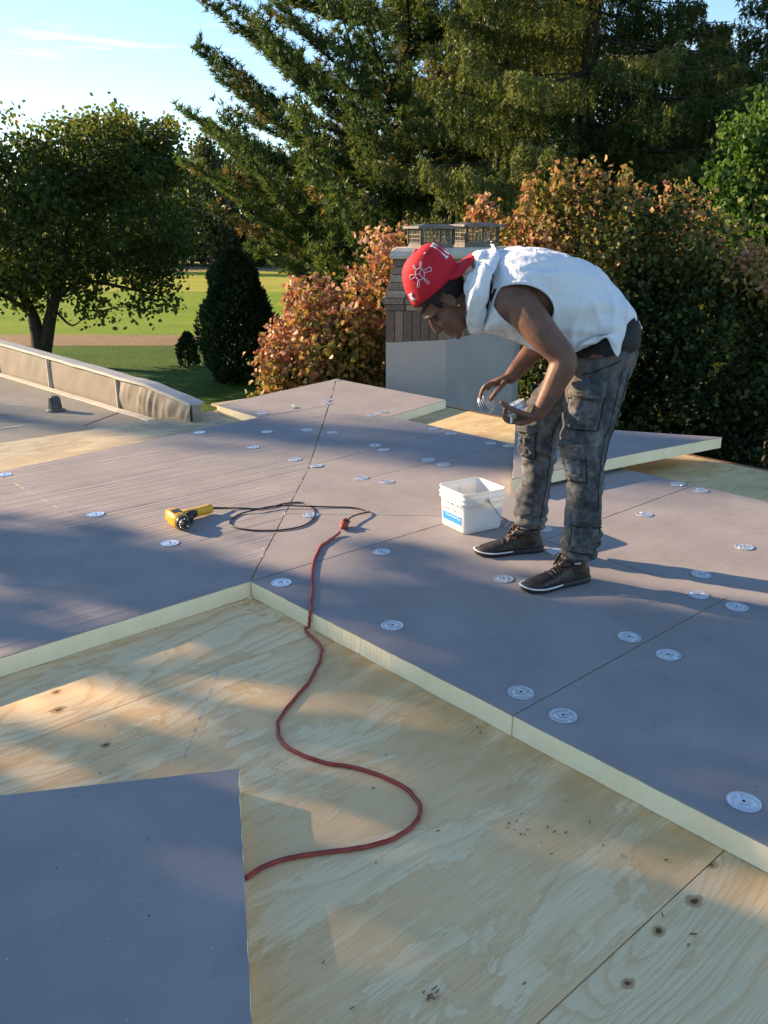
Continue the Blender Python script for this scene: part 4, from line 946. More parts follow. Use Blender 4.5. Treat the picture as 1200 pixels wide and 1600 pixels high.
Kk = [[(-.4, -.7), (-.4, .7)], [(.4, .7), (-.35, 0), (.45, -.7)]]
off = lambda L_, dx: [[(x+dx, y) for x, y in s] for s in L_]
emb(off(Rr, -.55)+off(Kk, .55), sgn*R(152), .13, -.115*sgn, .085, 'cap_text', M['thread'], .0026)
emb([[(-.5, 0), (.5, 0)]], sgn*R(70), .62, .10*sgn, .1, 'eyelet', M['pink_thread'], .003)

# ---- sleeveless hoodie
SH = [((772, 393), (751, 508), 3.43, .120), ((812, 388), (752, 519), 3.43, .225), ((868, 392), (797, 527), 3.44, .232), ((920, 413), (838, 550), 3.45, .215), ((957, 443), (874, 556), 3.45, .200), ((983, 478), (893, 541), 3.45, .197)]
na, nl = 96, 64
secs = [sect(*t, e=.92) for t in SH]
hem_pts = {0: (984, 545, 3.655), 90: (1006, 511, 3.45), 120: (997, 524, 3.36), 140: (985, 541, 3.30), 155: (969, 562, 3.262), 163: (960, 553, 3.252), 173: (949, 527, 3.250), 190: (925, 526, 3.248), 206: (904, 540, 3.26), 230: (896, 549, 3.30), 270: (892, 547, 3.45), 320: (920, 545, 3.62), 360: (984, 545, 3.655)}
ks = sorted(hem_pts); hem = np.array([[np.interp(a, ks, [wp(*hem_pts[q])[d_] for q in ks]) for d_ in range(3)] for a in np.arange(na)*360/na])
def ring_of(sec, n):
    c, U, Vv, e = sec; t = np.arange(n)*2*math.pi/n; ct = np.sign(np.cos(t))*abs(np.cos(t))**e; st = np.sign(np.sin(t))*abs(np.sin(t))**e
    return c+ct[:, None]*U+st[:, None]*Vv
rings_ = [ring_of(s, na) for s in secs]+[hem]
ctrl = np.array(rings_); RG = []
for j in range(na): RG.append(spline(ctrl[:, j], 10))
RG = np.array(RG).transpose(1, 0, 2); nl = len(RG)
cen = RG.mean(1)
for i in range(nl):
    s = i/(nl-1)
    for j in range(na):
        a = j*2*math.pi/na; d_ = unit(RG[i, j]-cen[i]); P = RG[i, j]
        near = .5-.5*math.cos(a)                                    # 1 on the camera side
        fold = .010*mn.noise((a*2.4+s*5, s*3.2, 2.0))+.006*mn.noise((a*6+s*9, s*5, 5.0))
        low = max(0, (s-.55)/.45); fold += low*.016*math.sin(a*9+s*7+2*mn.noise((a, s*3, 1)))*near*max(0, 1-abs(a-3.5))
        ridge = 1-abs(2*mn.noise((a*1.7-s*6.5, s*2.0+a*.6, 8.0))); fold += .016*(max(0, ridge)**4-.25)*(.4+.6*near)
        tens = math.sin((a-2.6)*6+(s-.2)*17)*.5+.5; fold += .007*(tens**3-.3)*near*max(0, 1-abs(s-.45)*2.2)
        RG[i, j] = P+d_*fold*(1 if i < nl-2 else .5)
V = RG.reshape(-1, 3); Fc = [(i*na+j, i*na+(j+1) % na, (i+1)*na+(j+1) % na, (i+1)*na+j) for i in range(nl-1) for j in range(na)]
# armhole on the camera side: cut an ellipse and draw its edge smooth
hc = wp(820, 479, 3.22); hx = unit((.93, 0, -.30)); hz = unit((.30, 0, .93)); ra_, rb_ = .118, .082
def arm_uv(P): d_ = P-hc; return d_@hx/ra_, d_@hz/rb_
nearv = V[:, 1] < (3.40-MI[1]); uv = np.array([arm_uv(P) for P in V]); rad_ = np.hypot(uv[:, 0], uv[:, 1])
cutv = nearv & (rad_ < 1.0)
Fk = [f for f in Fc if not any(cutv[q] for q in f)]
edges = {}
for f in Fk:
    for a_, b_ in zip(f, f[1:]+f[:1]): edges[(min(a_, b_), max(a_, b_))] = edges.get((min(a_, b_), max(a_, b_)), 0)+1
rim = {q for e_, c_ in edges.items() if c_ == 1 for q in e_ if nearv[q] and rad_[q] < 1.6 and 3*na < q < (nl-12)*na}
for q in rim:
    s_ = 1.0/rad_[q]; P = V[q]; V[q] = P+(s_-1)*(uv[q, 0]*ra_*hx+uv[q, 1]*rb_*hz)
mb = MB(); mb.add(V, Fk); shirt = mb.build('hoodie', M['white_cloth'], man, True)
md = shirt.modifiers.new('s', 'SOLIDIFY'); md.thickness = .005; md.offset = -1
md = shirt.modifiers.new('d', 'SUBSURF'); md.levels = 1; md.render_levels = 1
rp = sorted(rim, key=lambda q: math.atan2(uv[q, 1], uv[q, 0])); loop = V[rp]; loop = np.concatenate([loop, loop[:1]])
sm = loop.copy()
for _ in range(6): sm[1:-1] = (sm[:-2]+2*sm[1:-1]+sm[2:])/4
sm[-1] = sm[0]
mb = MB(); mb.tube(sm, .006, 8, False, flat=1.3); mb.build('armhole_hem', M['white_cloth'], shirt, True)
# bunched hood round the neck and hanging on the nape
mb = MB(); ringc = [((764, 402, 3.43), .042, .030), ((757, 425, 3.30), .047, .032), ((747, 463, 3.265), .043, .034), ((744, 500, 3.33), .036, .032), ((745, 511, 3.43), .034, .030), ((749, 498, 3.54), .036, .030), ((752, 455, 3.60), .040, .030), ((760, 420, 3.56), .042, .030)]
pts = np.array([wp(*c[0]) for c in ringc]); cc = pts.mean(0); rg = []; n = len(pts); NN = 72
wide = unit(wp(735, 470, 3.43)-wp(775, 455, 3.43))
for i in range(NN):
    f = i/NN*n; i0 = int(f); t = f-i0; p_ = [pts[(i0+d_-1) % n] for d_ in range(4)]
    P = .5*((2*p_[1])+(p_[2]-p_[0])*t+(2*p_[0]-5*p_[1]+4*p_[2]-p_[3])*t*t+(3*p_[1]-p_[0]-3*p_[2]+p_[3])*t**3)
    w1 = ringc[i0][1]*(1-t)+ringc[(i0+1) % n][1]*t; w2 = ringc[i0][2]*(1-t)+ringc[(i0+1) % n][2]*t; out = unit(P-cc); out = unit(out-wide*np.dot(out, wide)); a = np.arange(28)*2*math.pi/28
    fold = np.array([1+.18*mn.noise((q*1.6, f*1.1, 2))+.13*mn.noise((math.cos(q)*2, math.sin(q)*2, f*2.3)) for q in a])
    rg.append(P+(np.cos(a)*fold*w1)[:, None]*wide+(np.sin(a)*fold*w2)[:, None]*out)
mb.rings(rg, False, closed=True)
mb.ball(wp(776, 402, 3.43), (.055, .085, .040), np.array([unit(wp(800, 470, 3.43)-wp(775, 400, 3.43)), (0, 1, 0), unit((-.3, 0, .95))]), 20, 12)
mb.ball(wp(752, 408, 3.40), (.045, .085, .040), np.array([unit((.4, 0, -.9)), (0, 1, 0), unit((.9, 0, .4))]), 20, 12)
mb.ball(wp(742, 462, 3.33), (.085, .060, .040), np.array([unit((.15, 0, -.98)), (0, 1, 0), unit((.98, 0, .15))]), 20, 12)
mb.ball(wp(741, 497, 3.40), (.050, .070, .036), np.array([unit((.3, 0, -.95)), (0, 1, 0), unit((.95, 0, .3))]), 20, 12)
me = evaluated(mb, 'hood', M['white_cloth'], .005, 7, .5)
displace(me, lambda p, n: .007*mn.noise(tuple(p*22))-.006*max(0, 1-abs(mn.noise((p[0]*13+p[2]*5, p[1]*9, p[2]*4)))*9))
link('hood', me, shirt)
# waistband
mb = MB(); mb.loft([(wp(944, 508, 3.45), np.array((0, .184, 0)), (wp(982, 492, 3.45)-wp(893, 537, 3.45))/2, .9), (wp(944, 528, 3.45), np.array((0, .192, 0)), (wp(989, 513, 3.45)-wp(884, 553, 3.45))/2, .9), (wp(944, 549, 3.45), np.array((0, .192, 0)), (wp(988, 537, 3.45)-wp(886, 565, 3.45))/2, .9)], 36); mb.build('waistband', M['band'], man, True)

# ---- jeans
def denim():
    m = NT('washed_denim', .85, .15); v = m.coord()
    a = m.noise(m.map(v, (13, 13, 7)), 1.0, 8, .72); b = m.noise(v, 42, 5, .65)
    c = m.ramp(m.math('ADD', m.math('MULTIPLY', a, .72), m.math('MULTIPLY', b, .28)), [(.34, (.024, .025, .028)), (.47, (.068, .070, .076)), (.58, (.140, .144, .150)), (.70, (.26, .265, .272))])
    sp = m.n('TexVoronoi', {'Vector': v, 'Scale': 30.0}, feature='F1'); kp = m.math('GREATER_THAN', m.n('SeparateColor', {0: sp.outputs['Color']}).outputs[0], .78)
    c = m.mix(m.math('MULTIPLY', m.math('MULTIPLY', kp, .6), m.math('LESS_THAN', m.math('ADD', sp.outputs['Distance'], m.math('MULTIPLY', b, .5)), .30)), c, (.42, .41, .40))
    z = m.n('SeparateXYZ', {0: v}).outputs[2]
    st = m.math('MULTIPLY', m.smooth(m.noise(v, 7, 4), .5, .68), m.smooth(z, .55, .80)); c = m.mix(m.math('MULTIPLY', st, .5), c, (.16, .105, .062))
    m.color(c); tw = m.noise(m.map(v, (1, 1, 1)), 300, 2); rd = m.math('ABSOLUTE', m.math('SUBTRACT', m.noise(m.map(v, (13, 13, 30)), 1.0, 4, .55, .8), .5)); m.bump(m.math('ADD', m.math('ADD', m.math('MULTIPLY', tw, .06), m.math('MULTIPLY', b, .25)), m.math('MULTIPLY', rd, -1.4)), .6, .012); return m.m
M['denim'] = denim(); M['denim_dark'] = plain('dark_denim_seam', (.016, .017, .02), .85, .1)
def legring(P0, px_half, ydepth, Yk):
    """trouser ring from left and right edges in the photograph"""
    return P0
def legsecs(rows):
    out = []
    for (xl, xr, y, Y, hy, dz) in rows:
        a, b = wp(xl, y, Y), wp(xr, y+dz, Y); out.append(((a+b)/2, (b-a)/2, np.array((0, hy, 0)), .92))
    return out
NEAR = [(896, 984, 557, 3.37, .122, -8), (891, 983, 575, 3.36, .120, -6), (884, 974, 612, 3.33, .112, -2), (879, 963, 655, 3.31, .100, 0), (877, 950, 690, 3.29, .092, 0), (886, 941, 745, 3.28, .082, 0), (884, 940, 790, 3.30, .078, 2), (880, 940, 830, 3.32, .073, 4), (877, 930, 851, 3.335, .068, 6), (877, 927, 863, 3.34, .064, 8)]
FAR = [(885, 962, 560, 3.53, .122, -8), (866, 940, 580, 3.55, .115, -6), (828, 905, 622, 3.59, .100, -4), (814, 876, 668, 3.63, .090, -2), (816, 868, 710, 3.655, .084, 0), (815, 862, 750, 3.68, .078, 0), (806, 856, 785, 3.70, .074, 2), (804, 852, 806, 3.705, .068, 4), (806, 848, 818, 3.705, .062, 6)]
def interp_secs(secs, kk=6):
    A = np.array([np.concatenate([s[0], s[1], s[2]]) for s in secs]); B = spline(A, kk); return [(b[:3], b[3:6], b[6:9], .92) for b in B]
near_s, far_s = interp_secs(legsecs(NEAR)), interp_secs(legsecs(FAR))
mb = MB(); mb.loft(near_s, 32); mb.loft(far_s, 32)
mb.loft([(wp(943, 541, 3.45), np.array((0, .190, 0)), (wp(989, 527, 3.45)-wp(895, 556, 3.45))/2, .9), (wp(944, 556, 3.45), np.array((0, .195, 0)), (wp(989, 546, 3.45)-wp(893, 567, 3.45))/2, .9), (wp(934, 585, 3.45), np.array((0, .19, 0)), (wp(981, 578, 3.45)-wp(885, 592, 3.45))/2, .9), (wp(918, 612, 3.46), np.array((0, .15, 0)), np.array((.085, 0, .0)), .9)], 32)
me = evaluated(mb, 'jeans', M['denim'], .0065, 5, .5)
zN, zF = wp(900, 862, 3.27)[2], wp(826, 820, 3.70)[2]
def jean_fold(p, n):
    z = p[2]; d_ = .008*mn.noise((p[0]*8, p[1]*8, z*5))+.005*mn.noise(tuple(p*24)); rg_ = 1-abs(2*mn.noise((p[0]*7+z*4, p[1]*7, z*11))); d_ += .010*(max(0, rg_)**4-.2)*.45
    kn_ = max(0, 1-abs(z-.50)/.14); d_ += .006*kn_*math.sin(z*120+6*mn.noise((p[0]*9, p[1]*9, z*3)))
    near_leg = p[1]+MI[1] < 3.47; zb = zN if near_leg else zF; lo = max(0, 1-(z-zb)/(.13 if near_leg else .22)); d_ += .012*lo*math.sin(z*(150 if near_leg else 125)+5*mn.noise((p[0]*11, p[1]*11, z*9)))*(.55+.6*mn.noise((p[0]*7+3, p[1]*7, z*12)))
    hp = max(0, 1-abs(z-.72)/.10); d_ += .004*hp*math.sin((p[0]+z)*110+5*mn.noise(tuple(p*10)))
    return d_
displace(me, jean_fold); jeans = link('jeans', me, man)
# cargo pockets: pouch and flap, quilted onto the legs
def legsurf(secs, t, th, off):
    f = t*(len(secs)-1); i = min(len(secs)-2, int(f)); u = f-i; c = secs[i][0]*(1-u)+secs[i+1][0]*u; U = secs[i][1]*(1-u)+secs[i+1][1]*u; Vv = secs[i][2]*(1-u)+secs[i+1][2]*u
    ct, st = math.cos(th), math.sin(th); ct = math.copysign(abs(ct)**.92, ct); st = math.copysign(abs(st)**.92, st); d_ = U*ct+Vv*st; return c+d_+unit(d_)*off
def patch(secs, t0, t1, a0, a1, thick, name, seed, parent=jeans, wob=.006, n=(16, 14)):
    mb = MB(); V = []
    for i in range(n[0]):
        for j in range(n[1]):
            u, v = i/(n[0]-1), j/(n[1]-1); e = min(u, 1-u, v, 1-v); pil = min(1, e/.16)**.5
            off = .001+thick*(.35+.65*pil)+wob*mn.noise((u*4+seed, v*4, seed))+wob*.8*mn.noise((u*11, v*7+seed, 3))
            V.append(legsurf(secs, t0+(t1-t0)*u, R(a0+(a1-a0)*v), off if e > 0 else -.006))
    mb.add(V, [(i*n[1]+j, i*n[1]+j+1, (i+1)*n[1]+j+1, (i+1)*n[1]+j) for i in range(n[0]-1) for j in range(n[1]-1)]); return mb.build(name, M['denim'], parent, True)
def tN(y): ys = [r[2] for r in NEAR]; return float(np.interp(y, ys, np.linspace(0, 1, len(ys))))
def tF(y): ys = [r[2] for r in FAR]; return float(np.interp(y, ys, np.linspace(0, 1, len(ys))))
def pocket(secs, t0, tm, t1, a0, a1, seed):
    pc = patch(secs, tm-.01, t1, a0, a1, .017, 'pocket', seed, wob=.013, n=(24, 20)); patch(secs, t0, tm+.012, a0-2, a1+2, .026, 'pocket_flap', seed+3, pc, .008); mb = MB()
    for (ta, aa, tb, ab_) in ((tm, a0, t1, a0), (tm, a1, t1, a1), (t1, a0, t1, a1), (tm+.012, a0-2, tm+.012, a1+2)):
        mb.tube([legsurf(secs, ta+(tb-ta)*q/10, R(aa+(ab_-aa)*q/10), .008 if tb != tm+.012 else .018) for q in range(11)], .0018, 6)
    mb.build('pocket_seam', M['denim_dark'], pc, True)
pocket(near_s, tN(590), tN(612), tN(664), 205, 275, 1); pocket(near_s, tN(684), tN(705), tN(746), 190, 262, 5); pocket(near_s, tN(786), tN(806), tN(852), 228, 305, 9)
pocket(far_s, tF(655), tF(668), tF(710), 185, 250, 13)
for secs_, a_, t0_, t1_ in ((near_s, 300, .12, .97), (near_s, 322, .05, .5), (far_s, 295, .25, .96)):
    mb = MB(); mb.tube([legsurf(secs_, t0_+(t1_-t0_)*q/40, R(a_), .005+.003*mn.noise((q*.6, a_, 0))) for q in range(41)], .0017, 6); mb.build('side_seam', M['denim_dark'], jeans, True)
mb = MB(); mb.tube([legsurf(near_s, .03+.10*math.sin(q/12*1.57), R(222+70*(1-q/12)), .006) for q in range(13)], .0018, 6); mb.build('hip_pocket_seam', M['denim_dark'], jeans, True)

# ---- boots and socks
def boot(toe, heel, ank, name):
    toe, heel = np.asarray(toe, float), np.asarray(heel, float); ax = unit(toe-heel); ax[2] = 0; ax = unit(ax); sd = np.array((-ax[1], ax[0], 0)); L_ = np.linalg.norm(toe-heel); h0 = heel.copy(); h0[2] = -MI[2]
    up = np.array((0, 0, 1.)); at_ = lambda s, z, y=0: h0+ax*L_*s+up*z+sd*y
    st = [0, .03, .10, .22, .36, .50, .64, .78, .90, .97, 1.0]; wd = [.018, .027, .034, .036, .036, .038, .045, .047, .040, .026, .012]; ht = [.060, .085, .098, .105, .098, .082, .066, .055, .045, .036, .026]
    mb = MB(); rg = []
    for s, w_, h_ in zip(st, wd, ht):
        a = np.arange(24)*2*math.pi/24; y = np.sign(np.cos(a))*abs(np.cos(a))**.8*w_; z = np.where(np.sin(a) > 0, np.sin(a)**.85*(h_-.03), np.sin(a)*.0)+.026+np.where(np.sin(a) < 0, np.sin(a)*.012, 0)
        rg.append(np.array([at_(s, zz, yy) for zz, yy in zip(z, y)]))
    mb.rings(rg)
    A = m_(0) if False else np.asarray(ank, float); tops = [(at_(.22, .05), .040, .055), (at_(.225, .10), .042, .054), (A*.5+at_(.23, .12)*.5, .044, .054), (A, .049, .058), (A+np.array((0, 0, .016)), .051, .060), (A+np.array((0, 0, .024)), .048, .056)]
    mb.loft([(c, sd*a_, ax*b_) for c, a_, b_ in tops], 24)
    me = evaluated(mb, name, M['leather'], .0045, 5, .5)
    def crease(p, n):
        s = np.dot(p-h0, ax)/L_; return .0032*max(0, 1-abs(s-.56)/.16)*math.sin(s*95+3*mn.noise(tuple(p*20)))*max(0, n[2])+.0016*mn.noise(tuple(p*30))
    displace(me, crease); o = link(name, me, man)
    out = []
    for s, w_ in zip(st, wd): out.append((s, w_*1.10+.002))
    poly = [at_(s, 0, w_) for s, w_ in out]+[at_(s, 0, -w_) for s, w_ in out[::-1]]
    mb = MB(); zt = lambda s: .008*max(0, (s-.8)/.2)**1.5
    def lvl(z, sc_=1.0): return [at_(.5+(s-.5)*1.02, z+zt(s)*(1 if z < .02 else 1), w_*sc_) for s, w_ in out]+[at_(.5+(s-.5)*1.02, z+zt(s), -w_*sc_) for s, w_ in out[::-1]]
    mb.rings([lvl(.0005, .95), lvl(.003, 1.0), lvl(.021, 1.0), lvl(.025, .9)]); mb.build('sole', M['sole'], o, True)
    P = [at_(.5+(s-.5)*1.035, .020+zt(s), w_*1.05) for s, w_ in out if s > .4]; P = P+[at_(1.02, .020+zt(1), 0)]+[at_(.5+(s-.5)*1.035, .020+zt(s), -w_*1.05) for s, w_ in out[::-1] if s > .4]
    mb = MB(); mb.tube(spline(P, 4), .0042, 6, flat=.7); mb.build('welt', M['welt'], o, True)
    mb = MB()
    for q in range(4):
        s = .30+.062*q; zz = .128-.017*q; w_ = .026-.001*q
        mb.tube(spline([at_(s+.00, zz-.020, -w_-.006), at_(s+.045, zz+.004, -w_*.4), at_(s+.045, zz+.006, w_*.4), at_(s+.005, zz-.020, w_+.006)], 4), .0026, 6)
        mb.tube(spline([at_(s+.055, zz-.030, -w_-.006), at_(s+.03, zz+.006, -w_*.2), at_(s+.0, zz+.004, w_*.5), at_(s-.03, zz-.006, w_+.008)], 4), .0024, 6)
    mb.tube(spline([at_(.40, .135, .004), at_(.46, .142, .02), at_(.50, .125, .034), at_(.45, .118, .036)], 5), .0022, 6); mb.tube(spline([at_(.40, .135, -.004), at_(.50, .138, -.01), at_(.55, .118, -.02)], 5), .0022, 6)
    mb.build('laces', M['lace'], o, True)
    for s_ in (-1, 1):
        mb = MB(); V = []
        for i in range(8):
            for j in range(5):
                t, q = i/7, j/4; V.append(at_(.33-.06*q+.10*(1-t)*0, .085+.075*t-.03*q*0, s_*(.016+.022*q))+ax*(.062*(1-t))*(1-q*.4)+sd*s_*.006*math.sin(t*3)*(1-q))
        mb.add(V, [(i*5+j, i*5+j+1, (i+1)*5+j+1, (i+1)*5+j) for i in range(7) for j in range(4)]); tg = mb.build('lace_flap', M['leather'], o, True); md = tg.modifiers.new('s', 'SOLIDIFY'); md.thickness = .003
    return o
hN, tN_ = m_(hit(917, 905)), m_(hit(818, 925)); hF, tF_ = m_(hit(846, 859)), m_(hit(744, 867))
boot(tN_, hN, wp(897, 874, 3.335), 'boot'); boot(tF_, hF, wp(824, 832, 3.69), 'boot')
for c, L_ in ((wp(898, 867, 3.335), 1), (wp(825, 823, 3.70), 1)):
    mb = MB(); mb.loft([(c+np.array((0, 0, -.03)), np.array((.034, 0, -.004)), np.array((0, .031, 0))), (c+np.array((-.003, 0, .012)), np.array((.047, 0, -.006)), np.array((0, .041, 0))), (c+np.array((-.003, 0, .022)), np.array((.047, 0, -.006)), np.array((0, .041, 0))), (c+np.array((0, 0, .035)), np.array((.036, 0, 0)), np.array((0, .032, 0)))], 20); mb.build('sock', M['welt'], man, True)
# ear stud and finger ring
mb = MB(); mb.ball(hd(-.014, .085, -.036), .005, n=8, m=6); mb.build('ear_stud', M['gold'], man, True)
mb = MB(); c = wp(797, 656, 3.155); mb.rings([[c+np.array((math.cos(b)*.004, 0, 0))+(.0118+.003*math.sin(b))*(np.array((0, math.cos(a), 0))+np.array((.25, 0, math.sin(a)*.97))) for b in np.arange(6)*math.pi/3] for a in np.arange(16)*math.pi/8], False, closed=True); mb.build('finger_ring', M['thread'], man, True)
# ------------------------------------------------------------------ loose boards
loose = hit(374, 1200, 0)
e1 = unit(hit(0, 1242, 0)-loose); e2 = unit(hit(396, 1600, 0)-loose)
c_ = roof(loose); d1, d2 = roof(loose+e1)-c_, roof(loose+e2)-c_
Lb = 1.22*k; poly = [c_[:2]/k, (c_+d1*Lb)[:2]/k, (c_+d1*Lb+d2*Lb)[:2]/k, (c_+d2*Lb)[:2]/k]
me, _o = board(poly, 'facer', parent=None, seed=91)
lb = link('insulation_board', me, None); lb.location = (O[0], O[1], .0005); lb.rotation_euler = (0, 0, AZ)
tag(lb, 'loose square insulation board lying on bare plywood at the lower left', 'insulation board')
zt = .094; tri = [roof(hit(x, y, zt))[:2]/k for x, y in ((805, 662), (1128, 682), (800, 748))]
me, _o = board(tri, 'facer', parent=None, seed=55)
for v in me.vertices: v.co.z += .004*math.sin(v.co.x*3)
ob = link('insulation_board', me, None); ob.location = (O[0], O[1], zt); ob.rotation_euler = (0, 0, AZ)
tag(ob, 'triangular insulation offcut propped at the roof edge behind the man', 'insulation board')
M['wood'] = plain('grey_wood_block', (.20, .16, .12), .85, var=.3)
pb_ = hit(822, 768, 0); mb = MB(); mb.box((0, 0, .0105), (.035, .05, .0092)); bk = mb.build('wood_block', M['wood'], None); bk.location = pb_; bk.rotation_euler = (0, 0, .5); tag(bk, 'small dark wood block under the corner of the triangular offcut', 'wood block')
# ------------------------------------------------------------------ bucket
N_b, L_b, R_b = hit(727, 837), hit(690, 819), hit(793, 829)
ux, uy = unit(L_b-N_b), unit(R_b-N_b); uy = unit(uy-ux*np.dot(uy, ux)); sx, sy = np.linalg.norm(L_b-N_b)/2*1.06, np.dot(R_b-N_b, uy)/2*1.02
bc = N_b+ux*sx+uy*sy; hb = at(727, 773, N_b[1])[2]
bk = empty('bucket', tuple(bc), math.atan2(uy[1], uy[0]), label='square white plastic bucket with blue banded label beside the man', cat='bucket')
_m = NT('white_plastic', .38, .4); _m.color((.80, .80, .79)); _t = _m.n('BsdfTranslucent', {'Color': (.85, .85, .83)}); _x = _m.n('MixShader', {0: .28}); _m.L.new(_m.b.outputs[0], _x.inputs[1]); _m.L.new(_t.outputs[0], _x.inputs[2]); _m.L.new(_x.outputs[0], _m.out.inputs[0]); M['bucket'] = _m.m
# bucket frame: x = uy (long shaded side), y = the other; the label face looks along -x ... built in its own axes
yb = np.cross((0, 0, 1), (1, 0, 0)); flip = 1 if np.dot(np.cross((0, 0, 1), uy), ux) > 0 else -1
def rsq(hx, hy, z, r=.03, n=8):
    P = []
    for q, (sx_, sy_) in enumerate(((1, 1), (-1, 1), (-1, -1), (1, -1))):
        for j in range(n):
            a = q*math.pi/2+j/(n-1)*math.pi/2; P.append((sx_*(hx-r)+r*math.cos(a), sy_*(hy-r)+r*math.sin(a), z))
    return np.array(P)
hx, hy = sy, sx; mb = MB()
tp = lambda z: 1+.10*z/hb
prof = [(.90, .0015), (.985, .003), (1.0, .010)]+[(tp(z), z) for z in np.linspace(.02, hb*.72, 5)]+[(tp(hb*.72)+.055, hb*.725), (tp(hb*.76)+.06, hb*.755), (tp(hb*.78)+.015, hb*.775), (tp(hb*.82)+.015, hb*.82), (tp(hb*.84)+.065, hb*.83), (tp(hb*.86)+.065, hb*.865), (tp(hb*.88)+.02, hb*.88), (tp(hb*.96)+.02, hb*.965), (tp(hb)+.035, hb*.975), (tp(hb)+.035, hb*.998), (tp(hb)+.0, hb), (tp(hb)-.035, hb*.995), (tp(hb*.9)-.045, hb*.88), (1.0-.045, .02), (.94, .010), (.5, .009)]
mb.rings([rsq(hx*s, hy*s, z, .030*s) for s, z in prof]); mb.build('shell', M['bucket'], bk, True)
M['label_paper'] = plain('label_paper', (.74, .76, .78), .5, var=.03); M['label_blue'] = plain('label_blue', (.03, .26, .62), .45, var=.1); M['ink'] = plain('label_ink', (.05, .05, .06), .6)
lx = -hx*1.05-.0022
def lab(name, y0, y1, z0, z1, mat, off, parent, slant=0.0):
    mb = MB(); V = []
    for (y, z) in ((y0, z0), (y1, z0+slant), (y1, z1+slant), (y0, z1)): V.append((-hx*tp(z)-off, y, z))
    for (y, z) in ((y0, z0), (y1, z0+slant), (y1, z1+slant), (y0, z1)): V.append((-hx*tp(z)-off+.0012, y, z))
    mb.add(V, [(0, 1, 2, 3), (7, 6, 5, 4), (0, 4, 5, 1), (1, 5, 6, 2), (2, 6, 7, 3), (3, 7, 4, 0)]); return mb.build(name, mat, parent)
yw = hy*.74; lp_ = lab('label', -yw, yw, hb*.13, hb*.70, M['label_paper'], .0016, bk)
lab('blue_band', -yw*.97, yw*.97, hb*.20, hb*.40, M['label_blue'], .0024, lp_)
mb = MB(); rr = random.Random(3)
for (z, h_, n_, y0, y1) in ((.655, .040, 9, -.95, .95), (.60, .018, 14, -.9, .9), (.555, .016, 12, -.9, .3), (.50, .030, 8, -.6, .9), (.45, .018, 10, -.9, .2), (.17, .010, 16, -.6, .6)):
    y = y0
    while y < y1:
        wd = rr.uniform(.03, .12); 
        if rr.random() < .8: mb.box((-hx*tp(hb*z)-.0026, yw*(y+wd/2), hb*z), (.0006, yw*wd*.42, hb*h_*.45*rr.uniform(.5, 1)))
        y += wd+rr.uniform(.01, .05)
mb.build('printed_marks', M['ink'], lp_, kind='stuff')
mb = MB()
for i in range(9): mb.box((-hx*tp(hb*.3)-.0032, yw*(-.8+.17*i), hb*(.33+.012*(i % 3))), (.0005, yw*.045, hb*.012))
mb.build('white_marks', M['label_paper'], lp_, kind='stuff')
ye = -hy*1.17*1.0
for s in (-1, 1):
    ears = MB(); ears.tube([(0, s*hy*1.12, hb*.80), (0, s*(hy*1.12+.012), hb*.80)], .012, 12); ears.build('handle_ear', M['bucket'], bk, True)
mb = MB(); mb.tube(spline([(0, -hy*1.12-.012, hb*.80), (hx*.25, -hy*1.16-.012, hb*.62), (hx*.75, -hy*1.18-.012, hb*.30), (hx*1.25, -hy*1.05, hb*.18), (hx*1.42, 0, hb*.14), (hx*1.25, hy*1.05, hb*.18), (hx*.75, hy*1.18+.012, hb*.30), (0, hy*1.12+.012, hb*.80)], 6), .0022, 6); mb.build('bail_handle', M['wire'], bk, True)

# ------------------------------------------------------------------ drill and its cord
b0_, b1_ = hit(268, 815), hit(294, 834); bx = unit(b1_-b0_); hb_, he_ = hit(286, 815), hit(330, 803); hx_ = unit(he_-hb_); Lh = np.linalg.norm(he_-hb_)
dc = (b0_+b1_)/2; dr = empty('power_drill', (dc[0], dc[1], 0), 0, label='yellow and black corded power drill lying on its side on the boards', cat='drill')
up = np.array((0, 0, 1.)); sdv = np.cross(up, bx); zc = .040; Z = up*zc
def ring_sec(s, r, e=.8, rz=1.0): return (Z+bx*s, sdv*r, up*r*rz, e)
mb = MB(); mb.loft([ring_sec(-.105, .024, .6), ring_sec(-.100, .034, .6), ring_sec(-.06, .038, .6), ring_sec(.0, .039, .65), ring_sec(.035, .036, .8), ring_sec(.045, .030, .9)], 28); hs = mb.build('motor_housing', M['yellow'], dr, True)
for s in (-.082, -.070):
    mb = MB(); mb.loft([ring_sec(s-.0012, .0368, .6), ring_sec(s+.0012, .0370, .6)], 28); mb.build('vent_slot', M['dark'], hs, True)
mb = MB(); mb.box(Z+bx*-.03+up*.037, (.026, .022, .0030), [bx, sdv, up]); mb.build('name_plate', M['black'], hs)
mb = MB(); mb.loft([ring_sec(.040, .034, .9), ring_sec(.058, .031, 1), ring_sec(.064, .022, 1)], 28); mb.build('gear_case', M['black'], dr, True)
mb = MB(); mb.loft([ring_sec(.062, .020, 1), ring_sec(.066, .0245, 1), ring_sec(.082, .0245, 1), ring_sec(.084, .022, 1), ring_sec(.092, .021, 1), ring_sec(.104, .013, 1), ring_sec(.106, .007, 1)], 24); ck = mb.build('chuck', M['black'], dr, True)
mb = MB()
for j in range(12):
    a = j*math.pi/6; mb.box(Z+bx*.074+(sdv*math.cos(a)+up*math.sin(a))*.0245, (.008, .0016, .0022), [bx, np.cross(bx, sdv*math.cos(a)+up*math.sin(a)), sdv*math.cos(a)+up*math.sin(a)])
